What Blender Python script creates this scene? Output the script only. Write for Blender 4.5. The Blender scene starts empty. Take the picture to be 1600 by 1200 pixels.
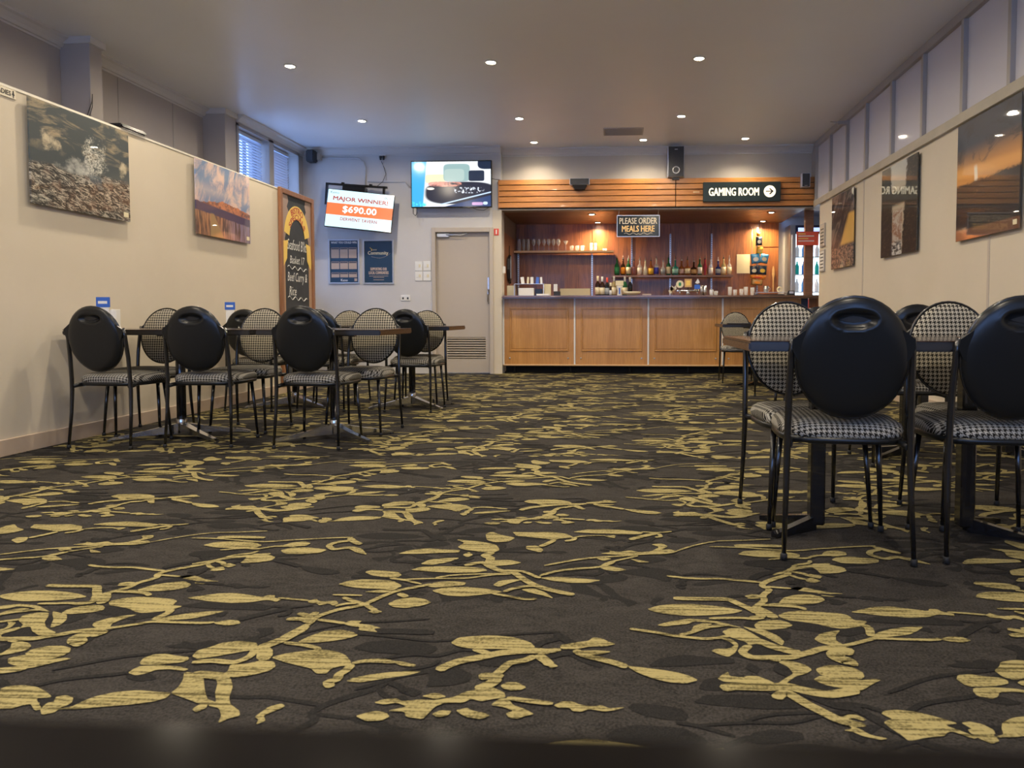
import bpy, bmesh, math, random
from mathutils import Vector, Matrix, geometry
random.seed(7)
R = math.radians
sc = bpy.context.scene
COL = sc.collection
# ------------------------------------------------------------------ camera, world, light, exposure
F, EYE, YAW, PITCH = 1110.0, .817, 3.0, 2.5
PCX, PCY = 909.77, 544.46                    # principal point of the (cropped) photograph, 1600x1200 frame
cd = bpy.data.cameras.new('camera'); cam = bpy.data.objects.new('camera', cd); COL.objects.link(cam)
cam.location = (0, 0, EYE); cam.rotation_euler = (R(90-PITCH), 0, R(YAW))
cd.sensor_width = 36; cd.lens = F/1600*36
cd.shift_x = -(PCX-800)/1600; cd.shift_y = -(600-PCY)/1600
cd.clip_start = .01; cd.clip_end = 100
cd.dof.use_dof = True; cd.dof.focus_distance = 5.0; cd.dof.aperture_fstop = 7.0
sc.camera = cam
sc.view_settings.view_transform = 'Standard'; sc.view_settings.look = 'None'
sc.view_settings.gamma = 1; sc.view_settings.use_curve_mapping = False
sc.view_settings.exposure = 0.17
w = bpy.data.worlds.new('evening_sky'); sc.world = w; w.use_nodes = True
bg = w.node_tree.nodes['Background']; bg.inputs[0].default_value = (.26, .46, 1.0, 1); bg.inputs[1].default_value = 6.0
def area(name, loc, rot, sx, sy, col, e, spread=180, shape='RECTANGLE'):
    l = bpy.data.lights.new(name, 'AREA'); l.shape = shape; l.size = sx; l.size_y = sy; l.color = col; l.energy = e; l.spread = R(spread)
    o = bpy.data.objects.new(name, l); COL.objects.link(o); o.location = loc; o.rotation_euler = rot; return o
# added fill lamps outside the openings of the unseen rear wall, behind the camera
for wx_ in (-3.0, -.6, 1.6):
    area('window_daylight', (wx_, -3.75, 1.7), (R(-90), 0, 0), 1.8, 1.6, (.92, .95, 1.0), 140)
WARM = (1.0, .86, .66)
CEIL = 3.25
DOWN = [(x, y) for y in (8.75, 6.83, 4.91, 2.99, 1.07, -.85) for x in (-3.19, -1.23, .74)] + [(-1.19, 9.93), (.32, 9.87), (1.70, 9.87)]
for (x, y) in DOWN:
    area('downlight_beam', (x, y, CEIL-.03), (0, 0, 0),   .11, .11, WARM, 22 if y < 9.5 else 7, 170 if y < 9.5 else 130, 'DISK')
SOFLY = [(-.42, 10.79), (-.36, 11.70), (2.24, 10.73), (2.31, 11.70)]
for (x, y) in SOFLY:
    area('soffit_beam', (x, y, 2.33), (0, 0, 0), .09, .09, (1, .74, .42), 9 if y < 11 else 19, 160, 'DISK')

# ------------------------------------------------------------------ projection helper (design time: pixel -> floor)
_y, _p = R(YAW), R(PITCH)
_f = Vector((-math.sin(_y)*math.cos(_p), math.cos(_y)*math.cos(_p), -math.sin(_p)))
_r = Vector((math.cos(_y), math.sin(_y), 0)); _u = _r.cross(_f)
def ray(px, py): return _f*F + _r*(px-PCX) + _u*(PCY-py)
def onfloor(px, py, z=0.0):
    d = ray(px, py); return d*((z-EYE)/d.z)
def onY(px, py, Y):
    d = ray(px, py); d = d*(Y/d.y); return Vector((d.x, Y, d.z+EYE))

# ------------------------------------------------------------------ materials
class N:
    """small wrapper: python expressions -> math nodes"""
    def __init__(s, t, sock): s.t = t; s.s = sock
    def _m(s, op, *a):
        n = s.t.nodes.new('ShaderNodeMath'); n.operation = op
        for i, v in enumerate((s,)+a):
            if isinstance(v, N): s.t.links.new(v.s, n.inputs[i])
            else: n.inputs[i].default_value = float(v)
        return N(s.t, n.outputs[0])
    def __add__(s, o): return s._m('ADD', o)
    __radd__ = __add__
    def __sub__(s, o): return s._m('SUBTRACT', o)
    def __rsub__(s, o): return (s*-1.0)+o
    def __mul__(s, o): return s._m('MULTIPLY', o)
    __rmul__ = __mul__
    def __truediv__(s, o): return s._m('DIVIDE', o)
    def mod(s, o): return s._m('FLOORED_MODULO', o)
    def lt(s, o): return s._m('LESS_THAN', o)
    def pw(s, o): return s._m('POWER', o)
    def ab(s): return s._m('ABSOLUTE')
    def mx(s, o): return s._m('MAXIMUM', o)
    def mn(s, o): return s._m('MINIMUM', o)
    def sin(s): return s._m('SINE')
    def step(s, a, b):
        n = s.t.nodes.new('ShaderNodeMapRange'); n.interpolation_type = 'SMOOTHSTEP'
        s.t.links.new(s.s, n.inputs[0]); n.inputs[1].default_value = a; n.inputs[2].default_value = b
        return N(s.t, n.outputs[0])
def mk(name, col=(.5, .5, .5), rough=.5, metal=0, coat=0, trans=0, emit=None, es=0, spec=.5, ior=1.5):
    m = bpy.data.materials.new(name); m.use_nodes = True
    b = m.node_tree.nodes['Principled BSDF']
    b.inputs['Base Color'].default_value = (*col, 1); b.inputs['Roughness'].default_value = rough
    b.inputs['Metallic'].default_value = metal; b.inputs['Coat Weight'].default_value = coat; b.inputs['Coat Roughness'].default_value = .03
    b.inputs['Transmission Weight'].default_value = trans; b.inputs['Specular IOR Level'].default_value = spec; b.inputs['IOR'].default_value = ior
    if emit: b.inputs['Emission Color'].default_value = (*emit, 1); b.inputs['Emission Strength'].default_value = es
    return m
def bs(m): return m.node_tree.nodes['Principled BSDF']
def coords(m, kind='Object'):
    t = m.node_tree; c = t.nodes.new('ShaderNodeTexCoord'); sp = t.nodes.new('ShaderNodeSeparateXYZ')
    t.links.new(c.outputs[kind], sp.inputs[0]); return [N(t, o) for o in sp.outputs], N(t, c.outputs[kind])
def comb(t, x, y, z):
    n = t.nodes.new('ShaderNodeCombineXYZ')
    for i, v in enumerate((x, y, z)):
        if isinstance(v, N): t.links.new(v.s, n.inputs[i])
        else: n.inputs[i].default_value = v
    return N(t, n.outputs[0])
def noise(m, vec, scale=5, detail=4, rough=.5, dist=0):
    t = m.node_tree; n = t.nodes.new('ShaderNodeTexNoise')
    t.links.new(vec.s, n.inputs['Vector']); n.inputs['Scale'].default_value = scale; n.inputs['Detail'].default_value = detail
    n.inputs['Roughness'].default_value = rough; n.inputs['Distortion'].default_value = dist
    return N(t, n.outputs[0])
def mixc(t, f, a, b):
    n = t.nodes.new('ShaderNodeMix'); n.data_type = 'RGBA'
    if isinstance(f, N): t.links.new(f.s, n.inputs[0])
    else: n.inputs[0].default_value = f
    for i, v in ((6, a), (7, b)):
        if isinstance(v, N): t.links.new(v.s, n.inputs[i])
        else: n.inputs[i].default_value = (*v, 1)
    return N(t, n.outputs[2])
def setc(m, c, inp='Base Color'): m.node_tree.links.new(c.s, bs(m).inputs[inp])
def bump(m, h, strength=.3, dist=.002):
    t = m.node_tree; n = t.nodes.new('ShaderNodeBump'); n.inputs['Strength'].default_value = strength; n.inputs['Distance'].default_value = dist
    t.links.new(h.s, n.inputs['Height']); t.links.new(n.outputs[0], bs(m).inputs['Normal'])
def grainy(m, c1, c2, sc_=(1, 1, 1), scale=8, detail=5, dist=0, bmp=0, lo=.3, hi=.7):
    (x, y, z), _ = coords(m); v = comb(m.node_tree, x*sc_[0], y*sc_[1], z*sc_[2])
    n = noise(m, v, scale, detail, .6, dist).step(lo, hi); setc(m, mixc(m.node_tree, n, c1, c2))
    if bmp: bump(m, n, bmp)
    return m
M = {}
M['wall'] = grainy(mk('cream_wall_paint', rough=.62), (.575, .51, .395), (.605, .535, .42), scale=1.5)
M['wall_blue'] = grainy(mk('pale_wall_paint', rough=.6), (.55, .53, .51), (.58, .56, .535), scale=1.5)
M['wall_grey'] = grainy(mk('beige_grey_panel_paint', rough=.6), (.42, .38, .35), (.45, .41, .375), scale=1.5)
M['ceil'] = grainy(mk('ceiling_satin_paint', rough=.42), (.76, .77, .77), (.79, .80, .80), scale=.6)
M['cornice'] = mk('cornice_paint', (.62, .60, .57), .5)
M['trim'] = mk('beige_trim_paint', (.47, .41, .34), .5)
M['base'] = mk('pinkish_baseboard', (.50, .39, .29), .45)
M['frame_grey'] = mk('aluminium_frame_paint', (.38, .35, .32), .4)
M['frame_sill'] = grainy(mk('sill_rail_paint', rough=.45), (.40, .36, .28), (.46, .41, .32), scale=6)
M['pane'] = mk('frosted_lilac_pane', (.66, .65, .70), .07, spec=.6)
M['glass'] = mk('clear_window_glass', (1, 1, 1), .0, trans=1, ior=1.1)
M['blind'] = mk('blind_slat', (.62, .68, .78), .4)
M['door'] = mk('door_paint', (.46, .40, .33), .45)
M['black_metal'] = mk('black_gloss_steel', (.008, .008, .009), .22, coat=.4)
M['black_plastic'] = mk('black_shell_plastic', (.008, .009, .010), .28, spec=.35)
M['rubber'] = mk('black_rubber', (.012, .012, .012), .7)
M['chrome'] = mk('polished_aluminium', (.62, .62, .64), .18, metal=1)
M['steel'] = mk('brushed_steel', (.55, .54, .52), .3, metal=1)
M['alu'] = mk('silver_frame', (.60, .63, .68), .35, metal=.7)
M['black'] = mk('matt_black', (.012, .012, .013), .5)
M['black_gloss'] = mk('gloss_black', (.008, .008, .010), .12)
M['grey_speaker'] = grainy(mk('speaker_grille', rough=.7), (.03, .032, .035), (.06, .062, .066), scale=150)
M['white'] = mk('white_plastic', (.75, .74, .70), .4)
M['cream'] = mk('cream_card', (.72, .64, .42), .6)
M['red'] = mk('red_plastic', (.65, .06, .03), .4)
M['navy'] = mk('navy_card', (.012, .03, .07), .4)
M['blue'] = mk('blue_print', (.03, .12, .5), .4)
M['lamp'] = mk('lamp_glow', (1, 1, 1), .5, emit=(1, .88, .66), es=30)
M['darkgap'] = mk('dark_recess', (.01, .008, .007), .8)
M['tabletop'] = grainy(mk('dark_table_laminate', rough=.16, coat=.3), (.022, .013, .009), (.05, .027, .017), (1, 12, 1), 6)
M['tabletop_edge'] = mk('black_table_edge', (.018, .016, .015), .25)
def wood(name, c1, c2, axis=2, rough=.35, scale=3, coat=.1):
    m = mk(name, rough=rough, coat=coat); (x, y, z), _ = coords(m); s = [22, 22, 22]; s[axis] = 1.2
    v = comb(m.node_tree, x*s[0], y*s[1], z*s[2]); a = noise(m, v, scale, 6, .65, .6); (x2, y2, z2), _ = coords(m)
    b = noise(m, comb(m.node_tree, x2*(6 if axis else .6), y2*6, z2*(.5 if axis == 2 else 6)), 1.2, 2)
    f = (a*.6+b*.4).step(.35, .68); setc(m, mixc(m.node_tree, f, c1, c2)); return m
M['wood_slat'] = wood('orange_timber_slat', (.36, .135, .028), (.62, .27, .07), 0, .3)
M['wood_panel'] = wood('oak_bar_panel', (.42, .195, .048), (.60, .305, .085), 2, .35)
M['wood_back'] = wood('dark_timber_wall_panel', (.15, .052, .020), (.40, .145, .040), 2, .35)
M['wood_soffit'] = wood('brown_soffit_board', (.16, .075, .035), (.26, .125, .06), 0, .4)
M['wood_top'] = wood('counter_dark_timber', (.10, .055, .035), (.20, .11, .07), 0, .15)
M['wood_frame'] = wood('red_brown_frame', (.20, .085, .035), (.34, .15, .07), 2, .4)
M['wood_light'] = mk('light_timber_edge', (.62, .40, .19), .4)
# carpet
cp = mk('dark_loop_carpet', rough=.95, spec=.15); M['carpet'] = cp
(x, y, z), v3 = coords(cp); n1 = noise(cp, v3, 150, 3, .8); n2 = noise(cp, comb(cp.node_tree, x*4, y*9, z), 2.2, 5, .6, 1.2)
setc(cp, mixc(cp.node_tree, (n1*1.3+n2*.5-.35).step(.25, .85), (.010, .009, .008), (.055, .049, .043))); bump(cp, n1, .5, .004)
cd2 = mk('black_leaf_pile', rough=.95, spec=.1); (x, y, z), v3 = coords(cd2); n1 = noise(cd2, v3, 260, 2)
setc(cd2, mixc(cd2.node_tree, n1.step(.3, .7), (.012, .0115, .011), (.026, .024, .022))); M['carpet_dark'] = cd2
cg = mk('gold_leaf_pile', rough=.9, spec=.2); (x, y, z), v3 = coords(cg); M['carpet_gold'] = cg
n1 = noise(cg, comb(cg.node_tree, x*5, y*115, z), 1, 3, .6); n2 = noise(cg, v3, 170, 2)
setc(cg, mixc(cg.node_tree, (n1*.75+n2*.3).step(.40, .58), (.075, .060, .020), (.33, .275, .115))); bump(cg, n1, .6, .004)
# houndstooth cloth
def hound(name, a, b, c1, c2, p=.0175):
    m = mk(name, rough=.9, spec=.15); X, v = coords(m); u = X[a]*(8/p); w_ = (X[b]+X[2]*(1 if b == 1 else 0))*(8/p)
    t = m.node_tree; warp = u.mod(8).lt(4); weft = w_.mod(8).lt(4); tw = (u+w_).mod(4).lt(2)
    k = warp*tw + weft*(1-tw); nz = noise(m, v, 300, 2)
    c = mixc(t, k, c1, c2); c = mixc(t, nz.step(.3, .8)*.35, c, (.05, .045, .035)); setc(m, c); return m
M['hound_back'] = hound('houndstooth_backrest', 0, 2, (.50, .45, .34), (.012, .011, .010))
M['hound_seat'] = hound('houndstooth_seat', 0, 1, (.46, .43, .36), (.012, .011, .010))
# ------------------------------------------------------------------ mesh helpers
class MB:
    def __init__(s): s.b = bmesh.new()
    def box(s, x0, x1, y0, y1, z0, z1, bev=0, mi=0, seg=1):
        r = bmesh.ops.create_cube(s.b, size=1); vs = r['verts']
        for v in vs: v.co = Vector(((x0+x1)/2+v.co.x*(x1-x0), (y0+y1)/2+v.co.y*(y1-y0), (z0+z1)/2+v.co.z*(z1-z0)))
        fs = {f for v in vs for f in v.link_faces}
        for f in fs: f.material_index = mi
        if bev: bmesh.ops.bevel(s.b, geom=list({e for v in vs for e in v.link_edges}), offset=bev, segments=seg, affect='EDGES', clamp_overlap=True)
        return s
    def tube(s, pts, rad, n=10, cap=True, mi=0):
        pts = [Vector(p) for p in pts]; rad = rad if isinstance(rad, (list, tuple)) else [rad]*len(pts); rings = []
        prev = None
        for i, p in enumerate(pts):
            d = (pts[min(i+1, len(pts)-1)]-pts[max(i-1, 0)]).normalized()
            up = prev if prev is not None else (Vector((0, 0, 1)) if abs(d.z) < .9 else Vector((1, 0, 0)))
            a = d.cross(up)
            if a.length < 1e-4: a = d.orthogonal()
            a.normalize(); b = a.cross(d); prev = b
            rings.append([s.b.verts.new(p+(a*math.cos(t)+b*math.sin(t))*rad[i]) for t in [2*math.pi*k/n for k in range(n)]])
        for r0, r1 in zip(rings, rings[1:]):
            for k in range(n):
                f = s.b.faces.new((r0[k], r0[(k+1) % n], r1[(k+1) % n], r1[k])); f.smooth = True; f.material_index = mi
        if cap:
            for r_ in (rings[0], rings[-1][::-1]):
                f = s.b.faces.new(r_[::-1]); f.material_index = mi
        return s
    def lathe(s, prof, cx=0, cy=0, n=16, mi=0, mis=None):
        rings = [[s.b.verts.new((cx+r*math.cos(2*math.pi*k/n), cy+r*math.sin(2*math.pi*k/n), z)) for k in range(n)] for r, z in prof]
        for j, (r0, r1) in enumerate(zip(rings, rings[1:])):
            for k in range(n):
                f = s.b.faces.new((r0[k], r0[(k+1) % n], r1[(k+1) % n], r1[k])); f.smooth = True; f.material_index = mis[j] if mis else mi
        if prof[0][0] > 1e-5: f = s.b.faces.new(rings[0][::-1]); f.material_index = mis[0] if mis else mi
        if prof[-1][0] > 1e-5: f = s.b.faces.new(rings[-1]); f.material_index = mis[-1] if mis else mi
        return s
    def prism(s, poly, fn, mi=0):
        """poly: list of 2D points; fn(u,v,side) -> 3D for side 0/1"""
        A = [s.b.verts.new(fn(u, v, 0)) for u, v in poly]; B = [s.b.verts.new(fn(u, v, 1)) for u, v in poly]; n = len(poly)
        for k in range(n):
            f = s.b.faces.new((A[k], A[(k+1) % n], B[(k+1) % n], B[k])); f.material_index = mi
        for q in (A[::-1], B):
            f = s.b.faces.new(q); f.material_index = mi
        return s
    def grid(s, fn, nu, nv, mi=0, smooth=True):
        V = [[s.b.verts.new(fn(i/nu, j/nv)) for i in range(nu+1)] for j in range(nv+1)]
        for j in range(nv):
            for i in range(nu):
                f = s.b.faces.new((V[j][i], V[j][i+1], V[j+1][i+1], V[j+1][i])); f.smooth = smooth; f.material_index = mi
        return s
    def make(s, name, mat, parent=None, loc=None, smooth=False, kind=None):
        bmesh.ops.recalc_face_normals(s.b, faces=s.b.faces)
        me = bpy.data.meshes.new(name); s.b.to_mesh(me); s.b.free()
        for m in (mat if isinstance(mat, (list, tuple)) else [mat]): me.materials.append(M[m] if isinstance(m, str) else m)
        o = bpy.data.objects.new(name, me); COL.objects.link(o)
        if parent: o.parent = parent
        if loc: o.location = loc
        if kind: o['kind'] = kind
        return o
def tag(o, label, cat, group=None):
    o['label'] = label; o['category'] = cat
    if group: o['group'] = group
    return o
def thing(name, label, cat, loc=(0, 0, 0), rz=0, group=None):
    o = bpy.data.objects.new(name, None); o.empty_display_size = .1; COL.objects.link(o); o.location = loc; o.rotation_euler = (0, 0, rz); return tag(o, label, cat, group)
def sthing(name, loc=(0, 0, 0)):
    o = bpy.data.objects.new(name, None); COL.objects.link(o); o.location = loc; o['kind'] = 'structure'; return o
def struct(name, mb, mat, parent=None): return mb.make(name, mat, parent, kind=None if parent else 'structure')
def Bx(*a, **k): return MB().box(*a, **k)
def copy_tree(o, parent=None):
    c = o.copy(); COL.objects.link(c)
    if parent: c.parent = parent
    for ch in list(o.children): copy_tree(ch, c)
    return c
def text(name, s, mat, parent, place, w=None, h=None, ext=.001, align=(0, 0), shear=0, bold=0, arch=None):
    """flat lettering; place: (u,v)->3D matrix; u right, v up; centred at origin + align"""
    c = bpy.data.curves.new(name, 'FONT'); c.body = s; c.extrude = 0; c.resolution_u = 2; c.shear = shear
    o = bpy.data.objects.new(name, c); me = bpy.data.meshes.new_from_object(o); bpy.data.objects.remove(o); bpy.data.curves.remove(c)
    xs = [v.co.x for v in me.vertices]; ys = [v.co.y for v in me.vertices]
    x0, x1, y0, y1 = min(xs), max(xs), min(ys), max(ys); kx = (w/(x1-x0)) if w else None; ky = (h/(y1-y0)) if h else None
    kx = kx or ky; ky = ky or kx
    for v in me.vertices:
        u_ = (v.co.x-(x0+x1)/2)*kx; q = (v.co.y-(y0+y1)/2)*ky
        if arch: u_, q = u_*(1-.0*q), q-arch*(2*u_/w)**2
        v.co = place(u_, q)
    if bold:                                     # heavier strokes: the same outline laid four times, a hair apart
        vs = [v.co.copy() for v in me.vertices]; fs = [tuple(p_.vertices) for p_ in me.polygons]; n = len(vs); bb = bold*(h or .05)
        ex = (place(1e-3, 0)-place(0, 0))*1000; ey = (place(0, 1e-3)-place(0, 0))*1000; nz = ex.cross(ey); V, Q = [], []
        for i, (a, b2) in enumerate(((-bb, -bb*.5), (bb, -bb*.5), (-bb, bb*.5), (bb, bb*.5), (0, 0))):
            V += [v+ex*a+ey*b2+nz*(.00015*i) for v in vs]; Q += [tuple(k+n*i for k in f) for f in fs]
        me = bpy.data.meshes.new(name); me.from_pydata(V, [], Q)
    me.materials.append(M[mat]); t = bpy.data.objects.new(name, me); COL.objects.link(t); t.parent = parent
    return t
def faceY(cx, y, cz): return lambda u, v: Vector((cx+u, y, cz+v))        # faces -Y (towards camera)
def faceXp(x, cy, cz): return lambda u, v: Vector((x, cy+u, cz+v))        # on left wall, faces +X
def faceXm(x, cy, cz): return lambda u, v: Vector((x, cy-u, cz+v))        # on right wall, faces -X

# ------------------------------------------------------------------ floor + carpet motif
floor = struct('floor', Bx(-5.0, 4.6, -3.7, 12.2, -.1, 0), 'carpet')
CR = {'a': (0, 880, 5), 'b': (0, 1000, 5), 'c': (300, 840, 5), 'd': (300, 980, 5), 'e': (600, 840, 4.444), 'f': (540, 980, 5), 'g': (840, 980, 5),
      'h': (900, 820, 4.444), 'i': (1000, 880, 5), 'j': (1080, 1000, 5), 'k': (1280, 900, 5), 'l': (1280, 1020, 5), 'm': (0, 780, 4.444), 'n': (500, 680, 2.667)}
LEAF = '''
i 1290,130 1340,118 1415,145 1360,158 1300,150
i 1170,205 1220,190 1310,200 1450,230 1600,245 1480,245 1560,262 1500,268 1420,260 1400,240 1250,222
i 1080,320 1120,275 1200,255 1310,245 1420,270 1448,295 1390,318 1250,330 1130,330
i 1080,410 1140,388 1250,376 1400,386 1560,398 1630,415 1670,450 1780,460 1730,500 1580,520 1480,505 1380,480 1250,462 1150,450 1090,425
k 420,480 450,450 560,420 680,405 820,400 760,440 700,465 560,480 440,490
k 940,500 1020,478 1120,485 1190,510 1120,528 1000,515
k 240,288 340,265 420,248 560,245 700,262 850,280 860,262 920,265 960,285 1050,300 1060,322 990,310 930,305 860,325 720,332 500,318 360,300
k 1295,312 1330,295 1380,312 1440,320 1530,312 1600,335 1600,355 1520,335 1480,352 1420,335 1340,330
i 1360,600 1400,560 1480,540 1565,530 1530,570 1530,610 1600,650 1480,648 1400,625
i 640,540 700,515 800,515 870,550 950,600 1040,640 1100,670 1200,690 1270,720 1140,690 1000,660 900,635 860,650 820,620 720,590 680,575
i 800,500 880,515 980,530 1080,575 1130,620 1110,650 1050,620 960,570 860,530
i 620,590 720,600 770,640 760,680 740,710 690,740 620,720 555,690 600,675 690,675 740,650 700,620
i 400,535 420,495 490,475 570,480 500,505 450,540
i 130,490 200,470 280,455 380,440 470,445 580,455 640,470 720,490 800,510 700,500 560,470 420,460 380,480 280,490 190,500
i 55,365 130,340 250,325 420,325 580,340 700,355 810,378 720,400 560,412 380,418 220,405 110,385
i 890,490 930,460 1000,450 1090,450 1160,470 1195,492 1140,515 1000,528 910,520
j 680,180 720,165 820,180 900,205 945,240 900,270 820,290 760,330 740,355 700,375 640,370 680,345 730,310 800,270 760,220
j 205,310 240,280 290,255 300,290 400,300 440,288 520,290 600,320 655,345 600,358 480,355 380,340 260,335
j 970,235 1050,205 1160,205 1270,225 1340,260 1355,295 1320,320 1200,320 1050,290 1000,275
j 955,315 1010,285 1150,300 1320,325 1420,310 1485,320 1420,350 1350,395 1240,420 1150,430 1260,395 1150,380 1050,360 990,335
j 1150,620 1230,590 1300,595 1370,630 1340,640 1270,618 1220,625 1350,660 1370,685 1280,690 1330,710 1400,750 1540,780 1480,790 1340,760 1260,725 1190,715 1260,700 1200,650
l 500,550 580,520 700,508 820,525 920,560 1000,595 1120,618 1000,630 980,660 850,670 700,700 640,650 560,600
l 1160,610 1200,600 1290,620 1370,655 1410,700 1350,720 1250,680 1180,635
b 1090,185 1120,150 1200,120 1300,115 1380,130 1475,140 1475,160 1430,180 1320,195 1200,200 1100,200
b 1000,265 1040,235 1100,210 1250,205 1400,215 1475,235 1440,250 1330,235 1220,240 1140,270 1060,285
b 1440,255 1600,275 1590,300 1600,400 1620,470 1690,495 1600,520 1540,500 1450,465 1330,425 1390,380 1430,320
d 180,390 300,400 320,470 290,560 300,610 370,660 375,700 290,720 200,760 230,700 210,640 120,620 190,590 180,520 200,450
b 430,550 560,530 640,490 740,450 900,415 1080,400 1240,415 1340,420 1300,460 1200,490 1000,515 800,530 600,548
d 0,650 60,610 130,600 110,640 30,675
b 400,540 420,490 440,450 520,440 575,460 560,500 500,530
b 0,390 60,370 180,360 290,375 360,410 410,455 280,465 330,550 270,560 240,510 160,490 0,510
d 0,235 40,190 150,160 230,130 360,115 500,125 515,150 500,200 440,190 300,215 160,240 40,255
d 300,300 420,295 530,270 640,275 655,315 600,350 480,380 340,400 220,390 280,350
d 820,125 900,85 1020,40 1160,25 1260,45 1300,70 1220,95 1080,118 940,128
d 615,245 720,215 860,195 1000,180 1120,195 1200,225 1240,275 1250,310 1170,310 1090,330 1050,370 970,370 930,330 820,305 720,280
f 350,275 430,275 550,300 540,318 440,310
f 0,430 60,405 180,380 340,360 480,352 600,355 480,385 300,410 120,440
d 490,710 530,680 600,630 700,605 728,625 680,650 600,680 560,700 575,740 500,770 520,730
c 1365,585 1440,570 1490,585 1430,602
c 1180,680 1240,655 1330,655 1300,680 1400,690 1480,715 1420,720 1450,745 1400,740 1300,730 1310,705 1240,700
c 1350,275 1400,260 1500,265 1612,276 1640,298 1600,320 1500,315 1400,300
c 1140,370 1220,345 1340,332 1480,338 1567,343 1646,382 1567,422 1500,410 1300,400 1200,385
c 1335,430 1480,415 1567,425 1480,440
e 290,340 360,315 480,308 570,318 560,335 460,345 340,352
e 25,465 90,435 200,420 290,435 330,458 260,480 150,495 60,488
e 325,375 420,352 560,348 700,360 790,375 830,385 700,400 560,415 430,408
e 755,335 800,305 900,295 960,298 880,320 800,348
e 950,365 1040,358 1120,385 1180,430 1090,405 1000,385
e 1080,285 1180,278 1320,285 1420,295 1510,302 1420,320 1300,320 1180,308
h 160,300 230,290 300,305 355,320 280,328 200,318
h 140,240 200,230 250,242 190,255
h 370,240 440,250 515,265 440,268
h 165,205 240,195 230,185 300,195 370,182 440,195 520,190 580,160 520,140 600,135 640,155 590,180 650,175 700,190 660,205 540,210 400,215 260,212
e 180,230 260,208 400,205 560,208 690,218 720,235 640,248 480,250 300,240
e 250,190 310,160 420,148 530,145 450,175 340,195
e 690,185 760,162 880,162 960,180 880,195 740,205
e 90,118 180,92 300,80 420,88 530,92 520,108 380,112 240,118
e 510,70 560,40 500,18 620,28 700,38 780,55 805,90 760,110 680,105 600,95 540,85
e 545,125 590,105 620,125 580,142
n 690,415 715,405 760,420 815,430 790,445 730,450 695,440
m 205,205 240,178 340,182 480,178 570,190 570,215 480,220 400,230 300,215
m 75,290 120,270 200,268 180,295 120,312
m 780,205 880,200 830,220
m 635,180 760,165 900,160 1040,170 1110,182 1060,195 900,192 760,188
c 80,65 180,42 320,35 480,42 550,65 500,85 330,88 180,82
c 700,70 780,45 880,35 930,50 890,70 780,80
c 690,105 780,85 900,82 1060,100 1000,125 850,135 720,130
c 230,225 290,205 350,222 290,240
c 375,205 410,180 430,150 500,130 600,140 655,160 620,185 520,200
c 1210,85 1260,75 1330,95 1370,140 1290,125
f 820,130 880,90 1000,78 1150,72 1320,88 1440,125 1480,160 1470,185 1350,180 1120,178 980,175 880,160
f 1210,465 1260,440 1340,440 1415,480 1370,500 1290,505 1230,490
f 590,550 680,525 740,530 790,555 700,570
f 220,600 290,575 400,565 440,590 580,575 700,580 850,555 920,520 1040,490 1150,480 1240,520 1250,560 1160,570 1060,590 980,570 920,600 780,600 700,630 640,690 600,730 470,710 460,670 320,665 480,630 400,600 300,615
f 75,705 160,680 240,665 320,680 345,710 280,740 160,745
f 670,690 740,660 830,665 800,700 720,715
f 860,660 950,640 980,660 1080,680 1130,700 1060,730 950,715 900,690
f 1130,620 1200,570 1270,565 1310,620 1400,650 1475,690 1400,705 1350,725 1280,720 1250,685 1310,665 1240,635
g 125,620 190,590 270,590 330,615 420,630 500,620 560,645 690,635 600,660 520,670 400,650 340,672 270,665 250,640 160,640
g 175,150 290,130 400,115 430,90 500,95 560,125 612,140 540,158 420,160 300,180 180,180
g 40,260 100,280 165,315 100,328 70,300
g 320,195 460,190 580,200 500,220 360,225
g 690,310 820,325 980,345 1100,365 1200,395 1255,425 1160,450 1020,440 900,410 780,365
'''
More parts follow.
